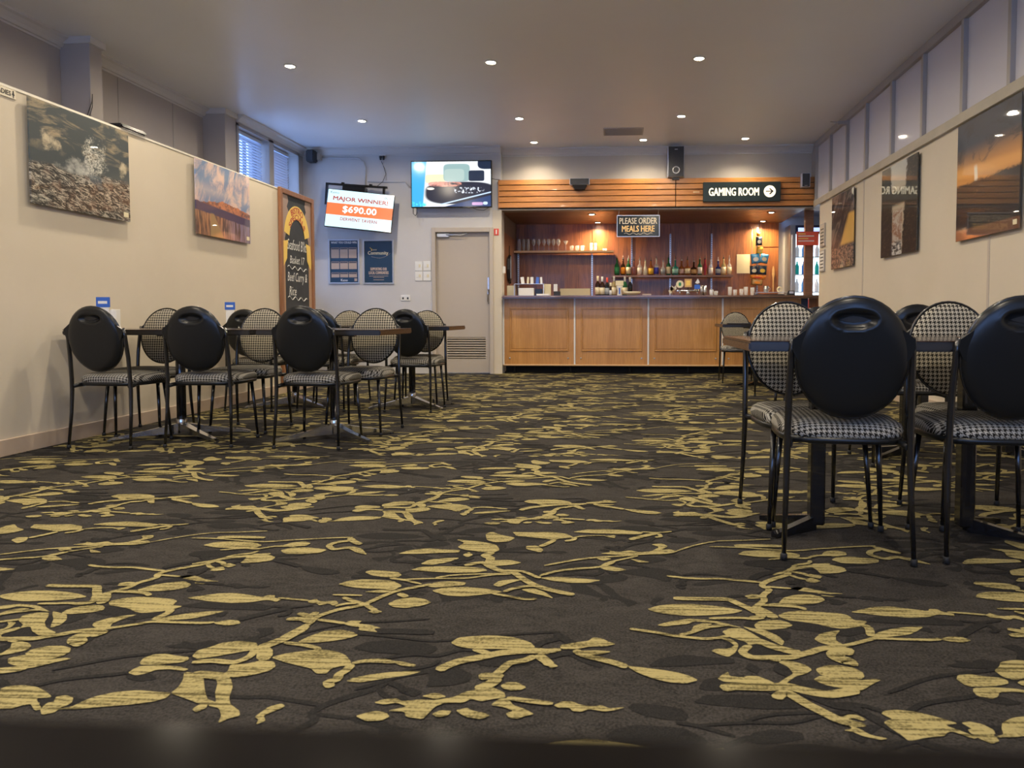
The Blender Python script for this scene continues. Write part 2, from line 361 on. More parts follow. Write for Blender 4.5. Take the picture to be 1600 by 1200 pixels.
STEM = '''
i .014 210,105 330,120 480,128 620,128 760,140 960,158
i .02 1480,10 1330,30 1180,55 1150,95 1060,125 980,155 955,185 1010,215 960,260 970,300 900,355 930,370
i .014 1160,95 1230,120 1300,135
i .012 985,190 1080,198 1180,205
i .013 825,270 880,258 960,268
i .012 840,280 960,275
i .014 950,340 1100,325
i .016 950,335 1100,340 1230,350 1300,370
i .022 1740,490 1790,520 1800,580
k .014 0,580 190,555 380,510 440,495 600,500 860,508 950,500
k .010 1000,290 1150,300 1300,312
i .022 1600,660 1430,675 1330,705 1260,722 1180,745 1060,745 930,748 860,740 800,700 860,650
i .03 1260,715 1150,690 1040,660 950,625 860,600
i .013 -80,520 0,532 130,550 230,570 400,590 520,600 620,590 700,575
i .014 300,572 400,550 500,515 640,495 700,490
i .014 540,440 700,437 800,435 900,450
i .024 260,280 360,285 500,287 620,288 700,295 780,330 860,365 920,400
i .03 900,355 980,390 1060,440
i .025 860,365 930,400 940,430 850,440
j .015 600,155 700,170
j .03 235,390 330,375 440,378 560,380 640,378 760,375 860,400 960,420 1080,435 1200,420 1300,400
j .04 1270,110 1180,95 1120,125 1160,155 1230,180 1230,205
j .026 660,470 700,435 750,425 800,450 900,510 1020,570 1140,630 1250,660
d .03 0,375 150,385 300,400
d .02 500,170 460,230 380,270 300,285 160,272 0,285
d .036 570,170 565,270
d .032 900,0 740,90 640,130 520,175
d .015 720,130 850,145 950,165 1000,185
d .022 1250,300 1200,350 1150,380 1130,420 1060,440 1090,480
d .014 1250,290 1400,275 1600,285
c .018 1580,430 1480,470 1380,515 1310,540 1150,570 1020,610 960,640 900,690 700,790
c .014 1120,545 1200,525 1290,520
c .012 1100,455 1330,460
c .016 1180,475 1260,505 1340,525 1400,560 1440,580
c .022 740,645 860,645 920,670
c .02 830,600 900,620 940,650
c .025 930,600 980,610
c .013 980,650 1100,665 1200,680
e .017 -90,450 0,410 100,375 250,345 330,330
e .012 40,290 130,300 260,330
e .022 100,395 160,420
e .010 130,298 360,290 560,290 720,270 880,260
e .011 360,285 520,265 860,258
e .013 750,395 860,415 980,435 1060,432
e .016 830,385 900,360 1000,345 1060,340
e .024 560,200 680,180 740,210 820,240 900,250 960,290 1040,335 1130,365 1240,390 1320,405
e .015 820,235 960,242 1060,280 1090,285
e .015 1080,272 1200,240 1320,225 1500,210 1600,175
h .013 -220,290 0,250 130,235 330,222 500,208 620,205 700,190
h .012 180,290 240,265 350,240 430,222
h .009 700,188 820,150 980,120 1150,115 1350,105
e .03 760,110 700,130 740,150 720,190
m .022 400,232 300,255 200,275
m .012 570,215 680,205 800,205
m .02 450,240 530,230 570,215
m .012 1100,180 1200,185 1310,177
m .025 905,230 1000,215 1100,200 1190,188
m .016 1190,190 1160,210 1110,215
c .011 0,10 200,15 400,30 560,40 800,25 1100,10 1260,5
c .014 220,105 400,90 520,95 650,75 760,75
c .014 520,110 460,130 330,145 260,165 180,185 0,215
c .017 190,190 240,205 250,225
c .022 1240,30 1130,45 1070,70 1110,98 1180,90 1250,85
c .025 1230,10 1270,40 1320,60
c .03 200,5 330,2 570,8
f .02 1000,180 1080,205 1130,225
f .028 720,350 800,310 900,275 1060,245 1200,215 1350,200 1480,195 1600,205
f .022 1480,235 1400,270 1290,290 1230,335 1180,385 1230,400
f .03 1040,400 1130,395 1170,425 1100,470 1020,500
f .025 1500,225 1560,270 1600,310
f .016 1260,565 1400,585 1600,610
f .014 60,290 200,270 350,275
g .014 0,600 120,610
g .022 0,210 180,185
g .02 0,240 60,280
g .022 290,190 360,230 480,260 600,290 700,325
'''
def trace(line, stem):
    a = line.split(); x0, y0, s = CR[a[0]]; k = 1
    if stem: wd = float(a[1]); k = 2
    pts = [onfloor(x0+float(p.split(',')[0])/s, y0+float(p.split(',')[1])/s).xy for p in a[k:]]
    if not stem:
        out = []                                   # one round of corner cutting
        for i, p in enumerate(pts):
            q = pts[(i+1) % len(pts)]; out += [p*.86+q*.14, p*.14+q*.86]
        tri = geometry.tessellate_polygon([[Vector((p.x, p.y, 0)) for p in out]]); return out, [tuple(t) for t in tri]
    P = [pts[0]]                                    # smooth centreline
    for i in range(len(pts)-1):
        p0, p1, p2, p3 = pts[max(i-1, 0)], pts[i], pts[i+1], pts[min(i+2, len(pts)-1)]
        for t in (.33, .67, 1): P.append(.5*((2*p1)+(p2-p0)*t+(2*p0-5*p1+4*p2-p3)*t*t+(3*p1-p0-3*p2+p3)*t**3))
    A, n = [], len(P)
    for i, p in enumerate(P):
        d = (P[min(i+1, n-1)]-P[max(i-1, 0)]).normalized(); nn = Vector((-d.y, d.x)); h = wd*.5*(.55 if i in (0, n-1) else 1)
        A += [p+nn*h, p-nn*h]
    return A, [(2*i, 2*i+1, 2*i+3, 2*i+2) for i in range(n-1)]
TILE = [trace(l, False) for l in LEAF.strip().split('\n')] + [trace(l, True) for l in STEM.strip().split('\n')]
PX, PY = 1.896, 1.365
def motif(name, mat, off, z0):
    V, Fc = [], []
    for i in range(-3, 4):
        for j in range(-2, 9):
            for q, (vs, fs) in enumerate(TILE):
                c = sum(vs, Vector((0, 0)))/len(vs)+Vector((i*PX+off[0], j*PY+off[1]))
                if not (-4.8 < c.x < 3.6 and .3 < c.y < 10.45): continue
                b = len(V); zz = z0+q*.000012
                V += [(v.x+i*PX+off[0], v.y+j*PY+off[1], zz) for v in vs]; 
                for f in fs:
                    for tr_ in ([f] if len(f) == 3 else [(f[0], f[1], f[2]), (f[0], f[2], f[3])]):
                        p0, p1, p2 = (vs[k] for k in tr_); ar = (p1-p0).cross(p2-p0)
                        if abs(ar) > 1e-9: Fc.append(tuple(b+k for k in (tr_ if ar > 0 else tr_[::-1])))
    me = bpy.data.meshes.new(name); me.from_pydata(V, [], Fc); me.materials.append(M[mat])
    o = bpy.data.objects.new(name, me); COL.objects.link(o); o.parent = floor; o['kind'] = 'stuff'; return o
motif('gold_leaf_pattern', 'carpet_gold', (0, 0), .0022)
motif('black_leaf_pattern', 'carpet_dark', (.83, .62), .0004)

# ------------------------------------------------------------------ room shell
ceiling = struct('ceiling', Bx(-5.0, 2.9, -3.7, 10.45, CEIL, CEIL+.1), 'ceil')
XP, XR, YB = -3.62, 2.72, 10.2
# partition (left), stops at Y 8.25, low (2.18 m)
struct('wall_partition', Bx(XP-.09, XP, -2.4, 8.25, 0, 2.175, bev=.003), 'wall')
struct('trim_partition_cap', Bx(XP-.095, XP+.004, -2.4, 8.254, 2.175, 2.19), mk('cap_white', (.72, .68, .58), .5))
struct('trim_partition_end', Bx(XP-.095, XP+.012, 8.25, 8.275, 0, 2.18), mk('end_board', (.62, .58, .48), .5))
for k in (-.9, .65, 2.2, 3.4): struct('trim_partition_seam', Bx(XP, XP+.002, k, k+.006, .1, 2.17), 'trim')
struct('baseboard_left', Bx(XP, XP+.018, -2.4, 8.25, 0, .10, bev=.003), 'base')
# real left wall with columns
wl = MB(); wl.box(-5.0, -4.87, -3.7, 8.18, 0, CEIL); struct('wall_left', wl, 'wall_grey')
for k, y0 in enumerate((.5, 1.7, 2.9, 4.1, 5.28, 6.75, 7.6)): struct('trim_panel_joint', Bx(-4.87, -4.866, y0, y0+.012, 0, 3.16), 'frame_grey')
for y0 in (3.92, 6.04, 8.16):
    o = struct('column', Bx(-4.87, -4.6, y0, y0+.24 if y0 > 8 else y0+.15, 0, CEIL-.001, bev=.004), 'wall_grey')
    struct('trim_column_head', MB().box(-4.885, -4.575, y0-.02, y0+(.26 if y0 > 8 else .17), CEIL-.06, CEIL), 'cornice')
# window wall, right of the last column
def cut_wall(name, x0, x1, y0, y1, holes, mat, zt=CEIL):
    mb = MB(); ys = sorted({y0, y1, *[h[0] for h in holes], *[h[1] for h in holes]})
    for a, b in zip(ys, ys[1:]):
        h = [q for q in holes if q[0] <= a+1e-6 and q[1] >= b-1e-6]
        if h: mb.box(x0, x1, a, b, 0, h[0][2]); mb.box(x0, x1, a, b, h[0][3], zt)
        else: mb.box(x0, x1, a, b, 0, zt)
    return struct(name, mb, mat)
cut_wall('wall_window', -4.87, -4.6, 8.40, 10.35, [(8.42, 9.18, 1.2, 3.12), (9.30, 10.03, 1.2, 3.12)], 'wall_grey')
def blind_window(n, y0, y1, bl0, bl1, tilt):
    w_ = sthing('window_%d' % n)
    f = MB(); X0, X1 = -4.80, -4.76
    f.box(X0, X1, y0, y0+.04, 1.2, 3.12); f.box(X0, X1, y1-.04, y1, 1.2, 3.12); f.box(X0, X1, y0, y1, 3.08, 3.12); f.box(X0, X1, y0, y1, 1.2, 1.24)
    f.box(X0, X1, (y0+y1)/2+.1, (y0+y1)/2+.125, 1.24, 3.08)
    f.make('window_frame', 'black', w_); Bx(-4.785, -4.78, y0+.04, y1-.04, 1.24, 3.08).make('glass_pane', 'glass', w_)
    hd = Bx(-4.70, -4.66, bl0, bl1, 3.07, 3.11).make('blind_headrail', 'blind', w_)
    me = None
    for k in range(40):
        z = 3.05-k*.036
        if me is None:
            s = MB(); s.grid(lambda u, v: Vector(((v-.5)*.034*math.cos(tilt), bl0+u*(bl1-bl0), (v-.5)*.034*math.sin(tilt)+.003*math.sin(v*math.pi))), 1, 4)
            o = s.make('blind_slat', 'blind', w_); me = o
        else: o = me.copy(); COL.objects.link(o)
        o.location = (-4.68, 0, z); o.parent = w_
    return w_
blind_window(1, 8.42, 9.18, 8.47, 9.15, R(28)); blind_window(2, 9.30, 10.03, 9.34, 9.9, R(62))
struct('trim_window_left', MB().box(-4.6, -4.585, 8.40, 8.44, 1.2, 3.15).box(-4.6, -4.585, 9.18, 9.30, 1.2, 3.15).box(-4.6, -4.585, 10.03, 10.07, 1.2, 3.15).box(-4.6, -4.585, 8.40, 10.07, 3.12, 3.16), 'frame_grey')
# back wall (door side)
bw = MB()
bw.box(-4.9, -2.70, YB, YB+.15, 0, CEIL); bw.box(-2.70, -1.83, YB, YB+.15, 2.10, CEIL); bw.box(-1.83, -1.70, YB, YB+.25, 0, CEIL)
struct('wall_back', bw, 'wall_blue')
struct('trim_pilaster', MB().box(-1.825, -1.695, YB-.008, YB+.002, 0, 2.36), 'wall')
# bulkhead above the bar
struct('wall_bulkhead', Bx(-1.70, XR+.02, 10.35, 10.45, 2.38, CEIL), mk('bulkhead_paint', (.54, .49, .41), .6))
def cornice(name, p0, p1, out):
    prof = [(0, 0), (.10, 0), (.10, -.018), (.075, -.03), (.045, -.06), (.03, -.085), (.012, -.088), (.012, -.105), (0, -.105)]
    d = Vector(out); a, b = Vector(p0), Vector(p1)
    m_ = MB(); m_.prism(prof, lambda u, v, s: (b if s else a)+d*u+Vector((0, 0, v))); return struct(name, m_, 'cornice')
cornice('trim_cornice_back', (-4.6, YB, CEIL), (-1.70, YB, CEIL), (0, -1, 0))
cornice('trim_cornice_bulkhead', (-1.70, 10.35, CEIL), (XR, 10.35, CEIL), (0, -1, 0))
cornice('trim_cornice_left', (-4.87, -3.6, CEIL), (-4.87, 8.16, CEIL), (1, 0, 0))
cornice('trim_cornice_window', (-4.6, 8.4, CEIL), (-4.6, YB, CEIL), (1, 0, 0))
# right wall with clerestory
RB, RT = 2.35, 2.435
rw = MB(); rw.box(XR, XR+.15, -3.7, 9.90, 0, RB); struct('wall_right', rw, 'wall')
struct('wall_right_end', MB().box(XR, XR+.15, 10.10, 10.45, RB, CEIL), 'wall_grey')
for y0 in (8.13, 5.4, 2.7): struct('trim_right_seam', Bx(XR-.004, XR, y0, y0+.03, .1, RB), 'trim')
struct('baseboard_right', Bx(XR-.018, XR, -3.5, 9.90, 0, .10), 'base')
w3 = sthing('window_3')
Bx(XR-.03, XR+.12, -3.6, 10.12, RB, RT, bev=.004).make('sill_rail', 'frame_sill', w3)
Bx(XR-.02, XR+.12, -3.6, 10.12, 3.17, CEIL, bev=.003).make('head_rail', 'frame_grey', w3)
ML = [10.10, 9.44, 8.77, 8.10, 7.35, 6.62, 5.87, 5.18, 4.48, 3.78, 3.08, 2.38, 1.68, .98, .28, -.42, -1.12, -1.82, -2.52, -3.22]
for k, y0 in enumerate(ML):
    Bx(XR-.018, XR+.06, y0-.022, y0+.022, RT, 3.17, bev=.002).make('mullion', 'frame_grey', w3)
    if k+1 < len(ML): Bx(XR+.02, XR+.03, ML[k+1]+.02, y0-.02, RT, 3.17).make('frosted_pane', 'pane', w3)
# rear wall (behind the camera) with three openings added for the fill light
rr = MB(); xs = [-5.0, -3.9, -2.1, -1.5, .3, .7, 2.5, 2.9]
for k in range(7):
    if k % 2 == 0: rr.box(xs[k], xs[k+1], -3.7, -3.6, 0, CEIL)
    else: rr.box(xs[k], xs[k+1], -3.7, -3.6, 0, .9); rr.box(xs[k], xs[k+1], -3.7, -3.6, 2.5, CEIL)
struct('wall_rear', rr, 'wall')
# bar recess shell
struct('wall_bar_back', Bx(-1.74, 2.62, 11.95, 12.05, 0, 2.45), 'wood_back')
struct('wall_bar_left', Bx(-1.86, -1.74, 10.45, 12.05, 0, 2.45), mk('bar_side_paint', (.20, .18, .16), .5))
struct('wall_far_side', MB().box(4.2, 4.3, 9.8, 12.1, 0, 2.6).box(2.62, 4.3, 12.0, 12.1, 0, 2.6).box(2.87, 4.3, 9.78, 9.9, 0, 2.6), 'wall_blue')
struct('ceiling_side_room', MB().box(2.88, 4.3, 9.9, 10.45, 2.48, 2.55).box(2.66, 4.3, 10.45, 12.1, 2.48, 2.55), mk('side_soffit', (.45, .52, .66), .5))
so = sthing('ceiling_bar_soffit')
for k in range(11):
    Bx(-1.74, 2.66, 10.36+k*.145, 10.36+k*.145+.139, 2.375, 2.395, bev=.003).make('soffit_board', 'wood_soffit', so)
Bx(-1.8, 2.66, 10.36, 12.0, 2.396, 2.42).make('soffit_backing', 'darkgap', so)
# back-wall timber panels with dark joints
wb = sthing('wall_timber_panels')
JX = [-1.74, -.46, .20, .84, 1.52, 2.28, 2.62]
for a, b in zip(JX, JX[1:]):
    if b < 2.4:
        Bx(a+.004, b-.004, 11.93, 11.95, 0, 2.38, bev=.002).make('timber_panel', 'wood_back', wb)
    else:
        Bx(a+.004, b-.004, 11.93, 11.95, 0, 1.965, bev=.002).make('timber_panel', 'wood_back', wb); Bx(a+.004, b-.004, 11.93, 11.95, 1.98, 2.38, bev=.002).make('timber_panel', 'wood_back', wb)
# ------------------------------------------------------------------ door
d1 = sthing('door_1')
MB().box(-2.71, -2.655, YB-.03, YB+.12, 0, 2.11, bev=.004).box(-1.87, -1.815, YB-.03, YB+.12, 0, 2.11, bev=.004).box(-2.655, -1.87, YB-.028, YB+.12, 2.045, 2.108, bev=.002).make('door_frame', 'trim', d1)
lf = MB(); Y0, Y1 = YB+.05, YB+.09
lf.box(-2.655, -2.515, Y0, Y1, .01, 2.045); lf.box(-1.945, -1.87, Y0, Y1, .01, 2.045); lf.box(-2.515, -1.945, Y0, Y1, .53, 2.045); lf.box(-2.515, -1.945, Y0, Y1, .01, .215)
lf.make('door_leaf', 'door', d1)
Bx(-2.515, -1.945, Y1-.01, Y1, .21, .54).make('louvre_backing', 'darkgap', d1)
lv = None
for k in range(9):
    if lv is None:
        lv = MB().prism([(0, 0), (.03, -.018), (.03, -.023), (0, -.005)], lambda u, v, s: Vector(((-1.945 if s else -2.515), Y0-.004+(.03-u), v))).make('louvre_slat', 'door', d1)
    else: q = lv.copy(); COL.objects.link(q); q.parent = d1; lv2 = q
    (lv if k == 0 else q).location = (0, 0, .53-k*.035+.0)
MB().box(-1.915, -1.885, Y0-.008, Y0, 1.15, 1.40, bev=.003).tube([(-1.90, Y0-.005, 1.22), (-1.90, Y0-.045, 1.22), (-1.90, Y0-.045, 1.17), (-1.90, Y0-.045, 1.05), (-1.90, Y0-.005, 1.02)], .009).make('door_handle', 'chrome', d1)
MB().box(-2.64, -2.46, Y0-.05, Y0-.005, 1.975, 2.03, bev=.006).tube([(-2.5, Y0-.06, 2.01), (-2.28, Y0-.07, 2.0), (-2.2, Y0-.03, 2.03)], .008).make('door_closer', 'alu', d1)
s = tag(Bx(-1.804, -1.735, YB-.015, YB-.009, 1.995, 2.09, bev=.002).make('fire_sign', 'red'), 'small red safety sign on the pilaster beside the door', 'sign')
Bx(-1.778, -1.76, YB-.018, YB-.0152, 2.012, 2.075).make('white_symbol', 'white', s)
# ------------------------------------------------------------------ timber fascia
fa = sthing('timber_fascia')
z0, pitch = 2.775, .081
xa, xb = -1.735, XR-.01
Bx(xa+.01, xb, 10.17, 10.35, 2.37, 2.772).make('fascia_backing', 'darkgap', fa)
for k in range(5):
    zt = z0-k*pitch
    for (p, q) in ((xa, .782), (.792, xb)):
        Bx(p, q, 10.15, 10.172, zt-.070, zt, bev=.003).make('slat', 'wood_slat', fa)
Bx(xa, xa+.012, 10.152, 10.35, 2.37, 2.775).make('end_cap', 'wood_slat', fa)
Bx(1.03, 1.12, 10.146, 10.15, 2.565, 2.59, bev=.005).make('finger_pull', 'wood_light', fa)
struct('trim_fascia_edge', Bx(-1.70, XR, 10.19, 10.36, 2.35, 2.372), mk('fascia_under', (.30, .26, .22), .5))
# ------------------------------------------------------------------ bar counter
CT = 1.13
bar = thing('bar_counter', 'long timber bar counter with framed oak panels along its front', 'bar counter', (.5, 10.4, 0))
def P(mb, name, mat, par): o = mb.make(name, mat, par); o.matrix_parent_inverse = Matrix.Translation(-Vector(par.location)); return o
def Pt(o, par): o.parent = par; o.matrix_parent_inverse = Matrix.Translation(-Vector(par.location)); return o
P(MB().box(-1.69, 2.95, 10.10, 10.74, CT-.045, CT, bev=.018, seg=3), 'countertop', 'wood_top', bar)
PXs = [-1.69, -.65, .415, 1.478, 2.57]
for a, b in zip(PXs, PXs[1:]):
    pn = P(Bx(a+.012, b-.012, 10.30, 10.33, .125, CT-.045), 'front_panel', 'wood_panel', bar)
    m0, m1 = a+.09, b-.085; zz0, zz1 = .325, .957
    mo = MB(); y0 = 10.285
    for (x0, x1, q0, q1) in ((m0, m1, zz1-.022, zz1), (m0, m1, zz0, zz0+.022), (m0, m0+.022, zz0+.022, zz1-.022), (m1-.022, m1, zz0+.022, zz1-.022)):
        mo.box(x0, x1, y0, 10.301, q0, q1, bev=.006)
    mo = mo.make('moulding', 'wood_panel', pn); 
    mo2 = Bx(m0+.035, m1-.035, 10.294, 10.301, zz0+.035, zz1-.035, bev=.003).make('raised_field', 'wood_panel', pn)
    for sx in (m0, m1-.01): MB().lathe([(.0, 0), (.012, .001), (.012, .008), (.006, .012), (0, .012)], n=8).make('screw_cap', 'alu', pn).matrix_basis = Matrix.Translation((sx, 10.300, .225)) @ Matrix.Rotation(R(90), 4, 'X')
    for sx in (a, ): P(Bx(sx-.012, sx+.012, 10.285, 10.31, .125, CT-.045, bev=.003), 'joint_strip', 'white', bar)
P(Bx(2.558, 2.582, 10.285, 10.31, .125, CT-.045, bev=.003), 'joint_strip', 'wood_panel', bar)
P(Bx(2.70, 2.95, 10.30, 10.33, .125, CT-.045), 'end_panel', 'wood_back', bar)
P(Bx(2.585, 2.70, 10.36, 10.38, .125, CT-.045), 'dark_gap_panel', 'navy', bar)
P(Bx(-1.69, 2.95, 10.275, 10.34, .112, .135, bev=.006), 'bottom_trim', 'wood_light', bar)
P(Bx(-1.69, 2.95, 10.50, 10.53, 0, .115), 'toe_kick', 'darkgap', bar)
P(Bx(-1.69, 2.95, 10.34, 10.70, .10, .112), 'carcass_floor', 'darkgap', bar)
for x_ in (-1.55, -.72, .15, 1.0, 1.85): P(MB().tube([(x_, 10.42, .11), (x_, 10.40, .0)], [.012, .018]), 'foot', 'black', bar)
# ------------------------------------------------------------------ shelves and tracks
def track(x0, z_0, z_1):
    t = thing('shelf_track', '', 'shelf track', (x0, 11.93, z_0), group='perforated metal shelf tracks behind the bar')
    P(Bx(x0-.012, x0+.012, 11.912, 11.932, z_0, z_1), 'rail', 'steel', t)
    s = MB(); z = z_0+.02
    while z < z_1-.02: s.box(x0-.005, x0+.005, 11.909, 11.913, z, z+.018); z += .036
    o = P(s, 'slot_holes', 'black', t); o['kind'] = 'stuff'; return t
for x0, a, b, lab in ((-1.70, 1.0, 1.9, 'metal shelf track at the left end of the bar back wall'), (-.46, 1.0, 1.9, 'metal shelf track under the glass shelf, beside the wine bottles'),
                 (.20, 1.0, 2.17, 'metal shelf track just below the hanging meals sign'), (.84, 1.0, 2.2, 'metal shelf track rising among the middle spirit bottles'),
                 (1.52, 1.0, 2.2, 'metal shelf track near the right end of the spirit shelf'), (2.27, 1.0, 2.30, 'metal shelf track behind the hanging snack packets')):
    track(x0, a, b)['label'] = lab
gs = tag(MB().box(-1.73, -.10, 11.62, 11.91, 1.885, 1.905, bev=.002).make('glass_shelf', 'wood_soffit'), 'upper left timber shelf holding the drinking glasses', 'shelf')
Bx(-1.73, -.10, 11.612, 11.62, 1.875, 1.907).make('front_lip', 'wood_light', gs)
ss = tag(MB().box(-.13, 1.83, 11.60, 11.91, 1.475, 1.50, bev=.002).make('bottle_shelf', 'wood_soffit'), 'long timber shelf holding the row of spirit bottles', 'shelf')
Bx(-.13, 1.83, 11.592, 11.60, 1.47, 1.502).make('front_lip', 'wood_soffit', ss)
# ------------------------------------------------------------------ ceiling lights
def downlight(x, y, z, lab, rim='white'):
    t = thing('ceiling_downlight', lab, 'ceiling light', (x, y, z), group='recessed ceiling downlights')
    MB().lathe([(.045, -.001), (.062, -.001), (.062, -.006), (.045, -.010), (.045, -.001)], n=24).make('rim', rim, t)
    MB().lathe([(0, -.004), (.046, -.004)], n=20).make('lamp_face', 'lamp', t); return t
names = {(-3.19, 8.75): 'ceiling downlight at the left above the two televisions wall', (-1.23, 8.75): 'middle ceiling downlight in the second visible row', (.74, 8.75): 'right ceiling downlight of the second row, beside the air vent',
         (-3.19, 6.83): 'large looking ceiling downlight at front left, nearest the left columns', (-1.23, 6.83): 'front middle ceiling downlight', (.74, 6.83): 'front right ceiling downlight, brightest near the clerestory',
         (-1.19, 9.93): 'small downlight in front of the bar bulkhead, left', (.32, 9.87): 'small downlight just left of the tall black speaker', (1.70, 9.87): 'small downlight above the gaming room sign'}
for (x, y) in DOWN: downlight(x, y, CEIL, names.get((x, y)) or 'ceiling downlight outside the picture, %s, %s column' % ({4.91: 'row just nearer than the visible ones', 2.99: 'row a few metres before the camera', 1.07: 'row above the camera', -.85: 'row behind the camera'}[y], {-3.19: 'left', -1.23: 'middle', .74: 'right'}[x]))
for (x, y), lab in zip(SOFLY, ('front left downlight in the bar soffit', 'rear left downlight in the bar soffit above the glass shelf', 'front right downlight in the bar soffit', 'rear right downlight in the bar soffit above the snack packets')):
    downlight(x, y, 2.374, lab, 'black')
v = thing('ceiling_vent', 'grey slotted air vent in the ceiling near the speaker', 'air vent', (.045, 9.43, CEIL))
MB().box(-.26, .26, -.18, -.16, -.008, 0).box(-.26, .26, .16, .18, -.008, 0).box(-.26, -.24, -.16, .16, -.008, 0).box(.24, .26, -.16, .16, -.008, 0).make('frame', 'frame_grey', v)
Bx(-.24, .24, -.16, .16, -.002, 0).make('backing', 'darkgap', v)
for k in range(10): Bx(-.24, .24, -.155+k*.032, -.14+k*.032, -.007, -.001).make('blade', 'frame_grey', v)
# ------------------------------------------------------------------ chairs
def make_chair():
    t = thing('dining_chair', '', 'chair', group='black framed houndstooth dining chairs')
    # local: rear feet at y=0, sitter faces +y, floor z=0
    rx = .207
    lg = []
    for s in (-1, 1):
        pts = [(s*rx, -.005, .012), (s*.200, .015, .22), (s*.197, .022, .36), (s*.196, .02, .43), (s*.194, .012, .56), (s*.190, -.006, .70), (s*.186, -.017, .748)]
        l = MB().tube(pts, [.008, .0105, .012, .012, .012, .0115, .010], 8).make('rear_leg', 'black_metal', t)
        MB().lathe([(0, 0), (.012, .0), (.012, .018), (.009, .022), (0, .022)], s*rx, -.005, 8).make('foot_cap', 'rubber', l)
    for s in (-1, 1):
        pts = [(s*.200, .375, .012), (s*.188, .362, .22), (s*.176, .35, .385)]
        l = MB().tube(pts, [.008, .0105, .012], 8).make('front_leg', 'black_metal', t)
        MB().lathe([(0, 0), (.012, .0), (.012, .018), (.009, .022), (0, .022)], s*.2, .375, 8).make('foot_cap', 'rubber', l)
    def seat_out(a, k=1):   # rounded seat outline
        c, s_ = math.cos(a), math.sin(a); e = .55
        x_ = .213*k*math.copysign(abs(c)**e, c); y_ = .198*k*math.copysign(abs(s_)**e, s_)
        x_ *= 1+.04*(y_/.2); return x_, .235+y_
    n = 32
    b = MB(); prof = [(1.0, .408), (1.015, .425), (.99, .443), (.90, .456), (.6, .464), (.3, .467), (.02, .468)]
    rings = [[b.b.verts.new((*seat_out(2*math.pi*i/n, k), z-.012*max(0, (seat_out(2*math.pi*i/n, k)[1]-.33)/.1)**2)) for i in range(n)] for k, z in prof]
    for r0, r1 in zip(rings, rings[1:]):
        for i in range(n): f = b.b.faces.new((r0[i], r0[(i+1) % n], r1[(i+1) % n], r1[i])); f.smooth = True
    b.b.faces.new(rings[-1]); b.b.faces.new(rings[0][::-1]); b.make('seat_cushion', 'hound_seat', t)
    b = MB(); prof = [(.93, .385), (1.0, .388), (1.01, .398), (1.0, .409), (.9, .409)]
    rings = [[b.b.verts.new((*seat_out(2*math.pi*i/n, k), z)) for i in range(n)] for k, z in prof]
    for r0, r1 in zip(rings, rings[1:]):
        for i in range(n): f = b.b.faces.new((r0[i], r0[(i+1) % n], r1[(i+1) % n], r1[i])); f.smooth = True
    b.b.faces.new(rings[-1]); b.b.faces.new(rings[0][::-1])
    for s in (-1, 1): b.tube([(s*.192, .02, .385), (s*.185, .06, .39), (s*.17, .10, .392)], .013, 8)
    b.tube([(-.17, .10, .388), (.17, .10, .388)], .009, 6)
    b.make('seat_frame', 'black_plastic', t)
    # back: oval shell, tilted; local oval coords (u, v) -> 3D
    tilt = R(9); cz = .679
    def B3(u, v, d):   # d = depth towards the back (-y)
        return Vector((u, -.008-v*math.sin(tilt)-d*math.cos(tilt)-.0*v, cz+v*math.cos(tilt)-d*math.sin(tilt)*.0))
    A_, Bv = .181, .206
    def disc(uu, vv):   # square -> disc
        x_, y_ = uu*2-1, vv*2-1
        return x_*math.sqrt(1-y_*y_/2), y_*math.sqrt(1-x_*x_/2)
    def shell(uu, vv):
        x_, y_ = disc(uu, vv); r = min(1, math.hypot(x_, y_)); d = .028*(1-r**6)**.5+.004*(1-r*r)
        hx, hy = (x_*A_)/.070, (y_*Bv-.128)/.030; q = math.hypot(hx, hy)
        if q < 1.25:
            k = max(0, min(1, (1.12-q)/.45)); k = k*k*(3-2*k); d -= .020*k
            rim = math.exp(-((q-1.12)/.12)**2); d += .0025*rim
        return B3(x_*A_*1.0, y_*Bv, d)
    b = MB(); b.grid(shell, 44, 44)
    # ears where the shell meets the uprights
    for s in (-1, 1):
        for (za, zb) in ((.0, .085),):
            b.prism([(s*.150, .095), (s*.172, .078), (s*.190, .064), (s*.192, .035), (s*.178, .0), (s*.165, -.01)], lambda u, v, sd: B3(u, v, .018 if sd else -.002))
    b.make('backrest_shell', 'black_plastic', t)
    b = MB(); b.prism([(-.045+.09*i/8, .128+.012*math.sin(math.pi*i/8)) for i in range(9)]+[(.045-.09*i/8, .128-.010*math.sin(math.pi*i/8)) for i in range(1, 8)], lambda u, v, s: B3(u, v, .0125 if s else .016)); b.make('handle_slot', 'black', t)
    b = MB(); b.tube([B3(A_*.985*math.cos(a), Bv*.985*math.sin(a), .001) for a in [2*math.pi*i/40 for i in range(41)]], .0055, 6, cap=False); b.make('rim_bead', 'black_metal', t)
    def cush(uu, vv):
        x_, y_ = disc(uu, vv); r = min(1, math.hypot(x_, y_)); return B3(x_*A_*.955, y_*Bv*.955, -.004-.022*(1-r**5)**.6)
    b = MB(); b.grid(cush, 20, 20); b.make('backrest_cushion', 'hound_back', t)
    return t
chair0 = make_chair()
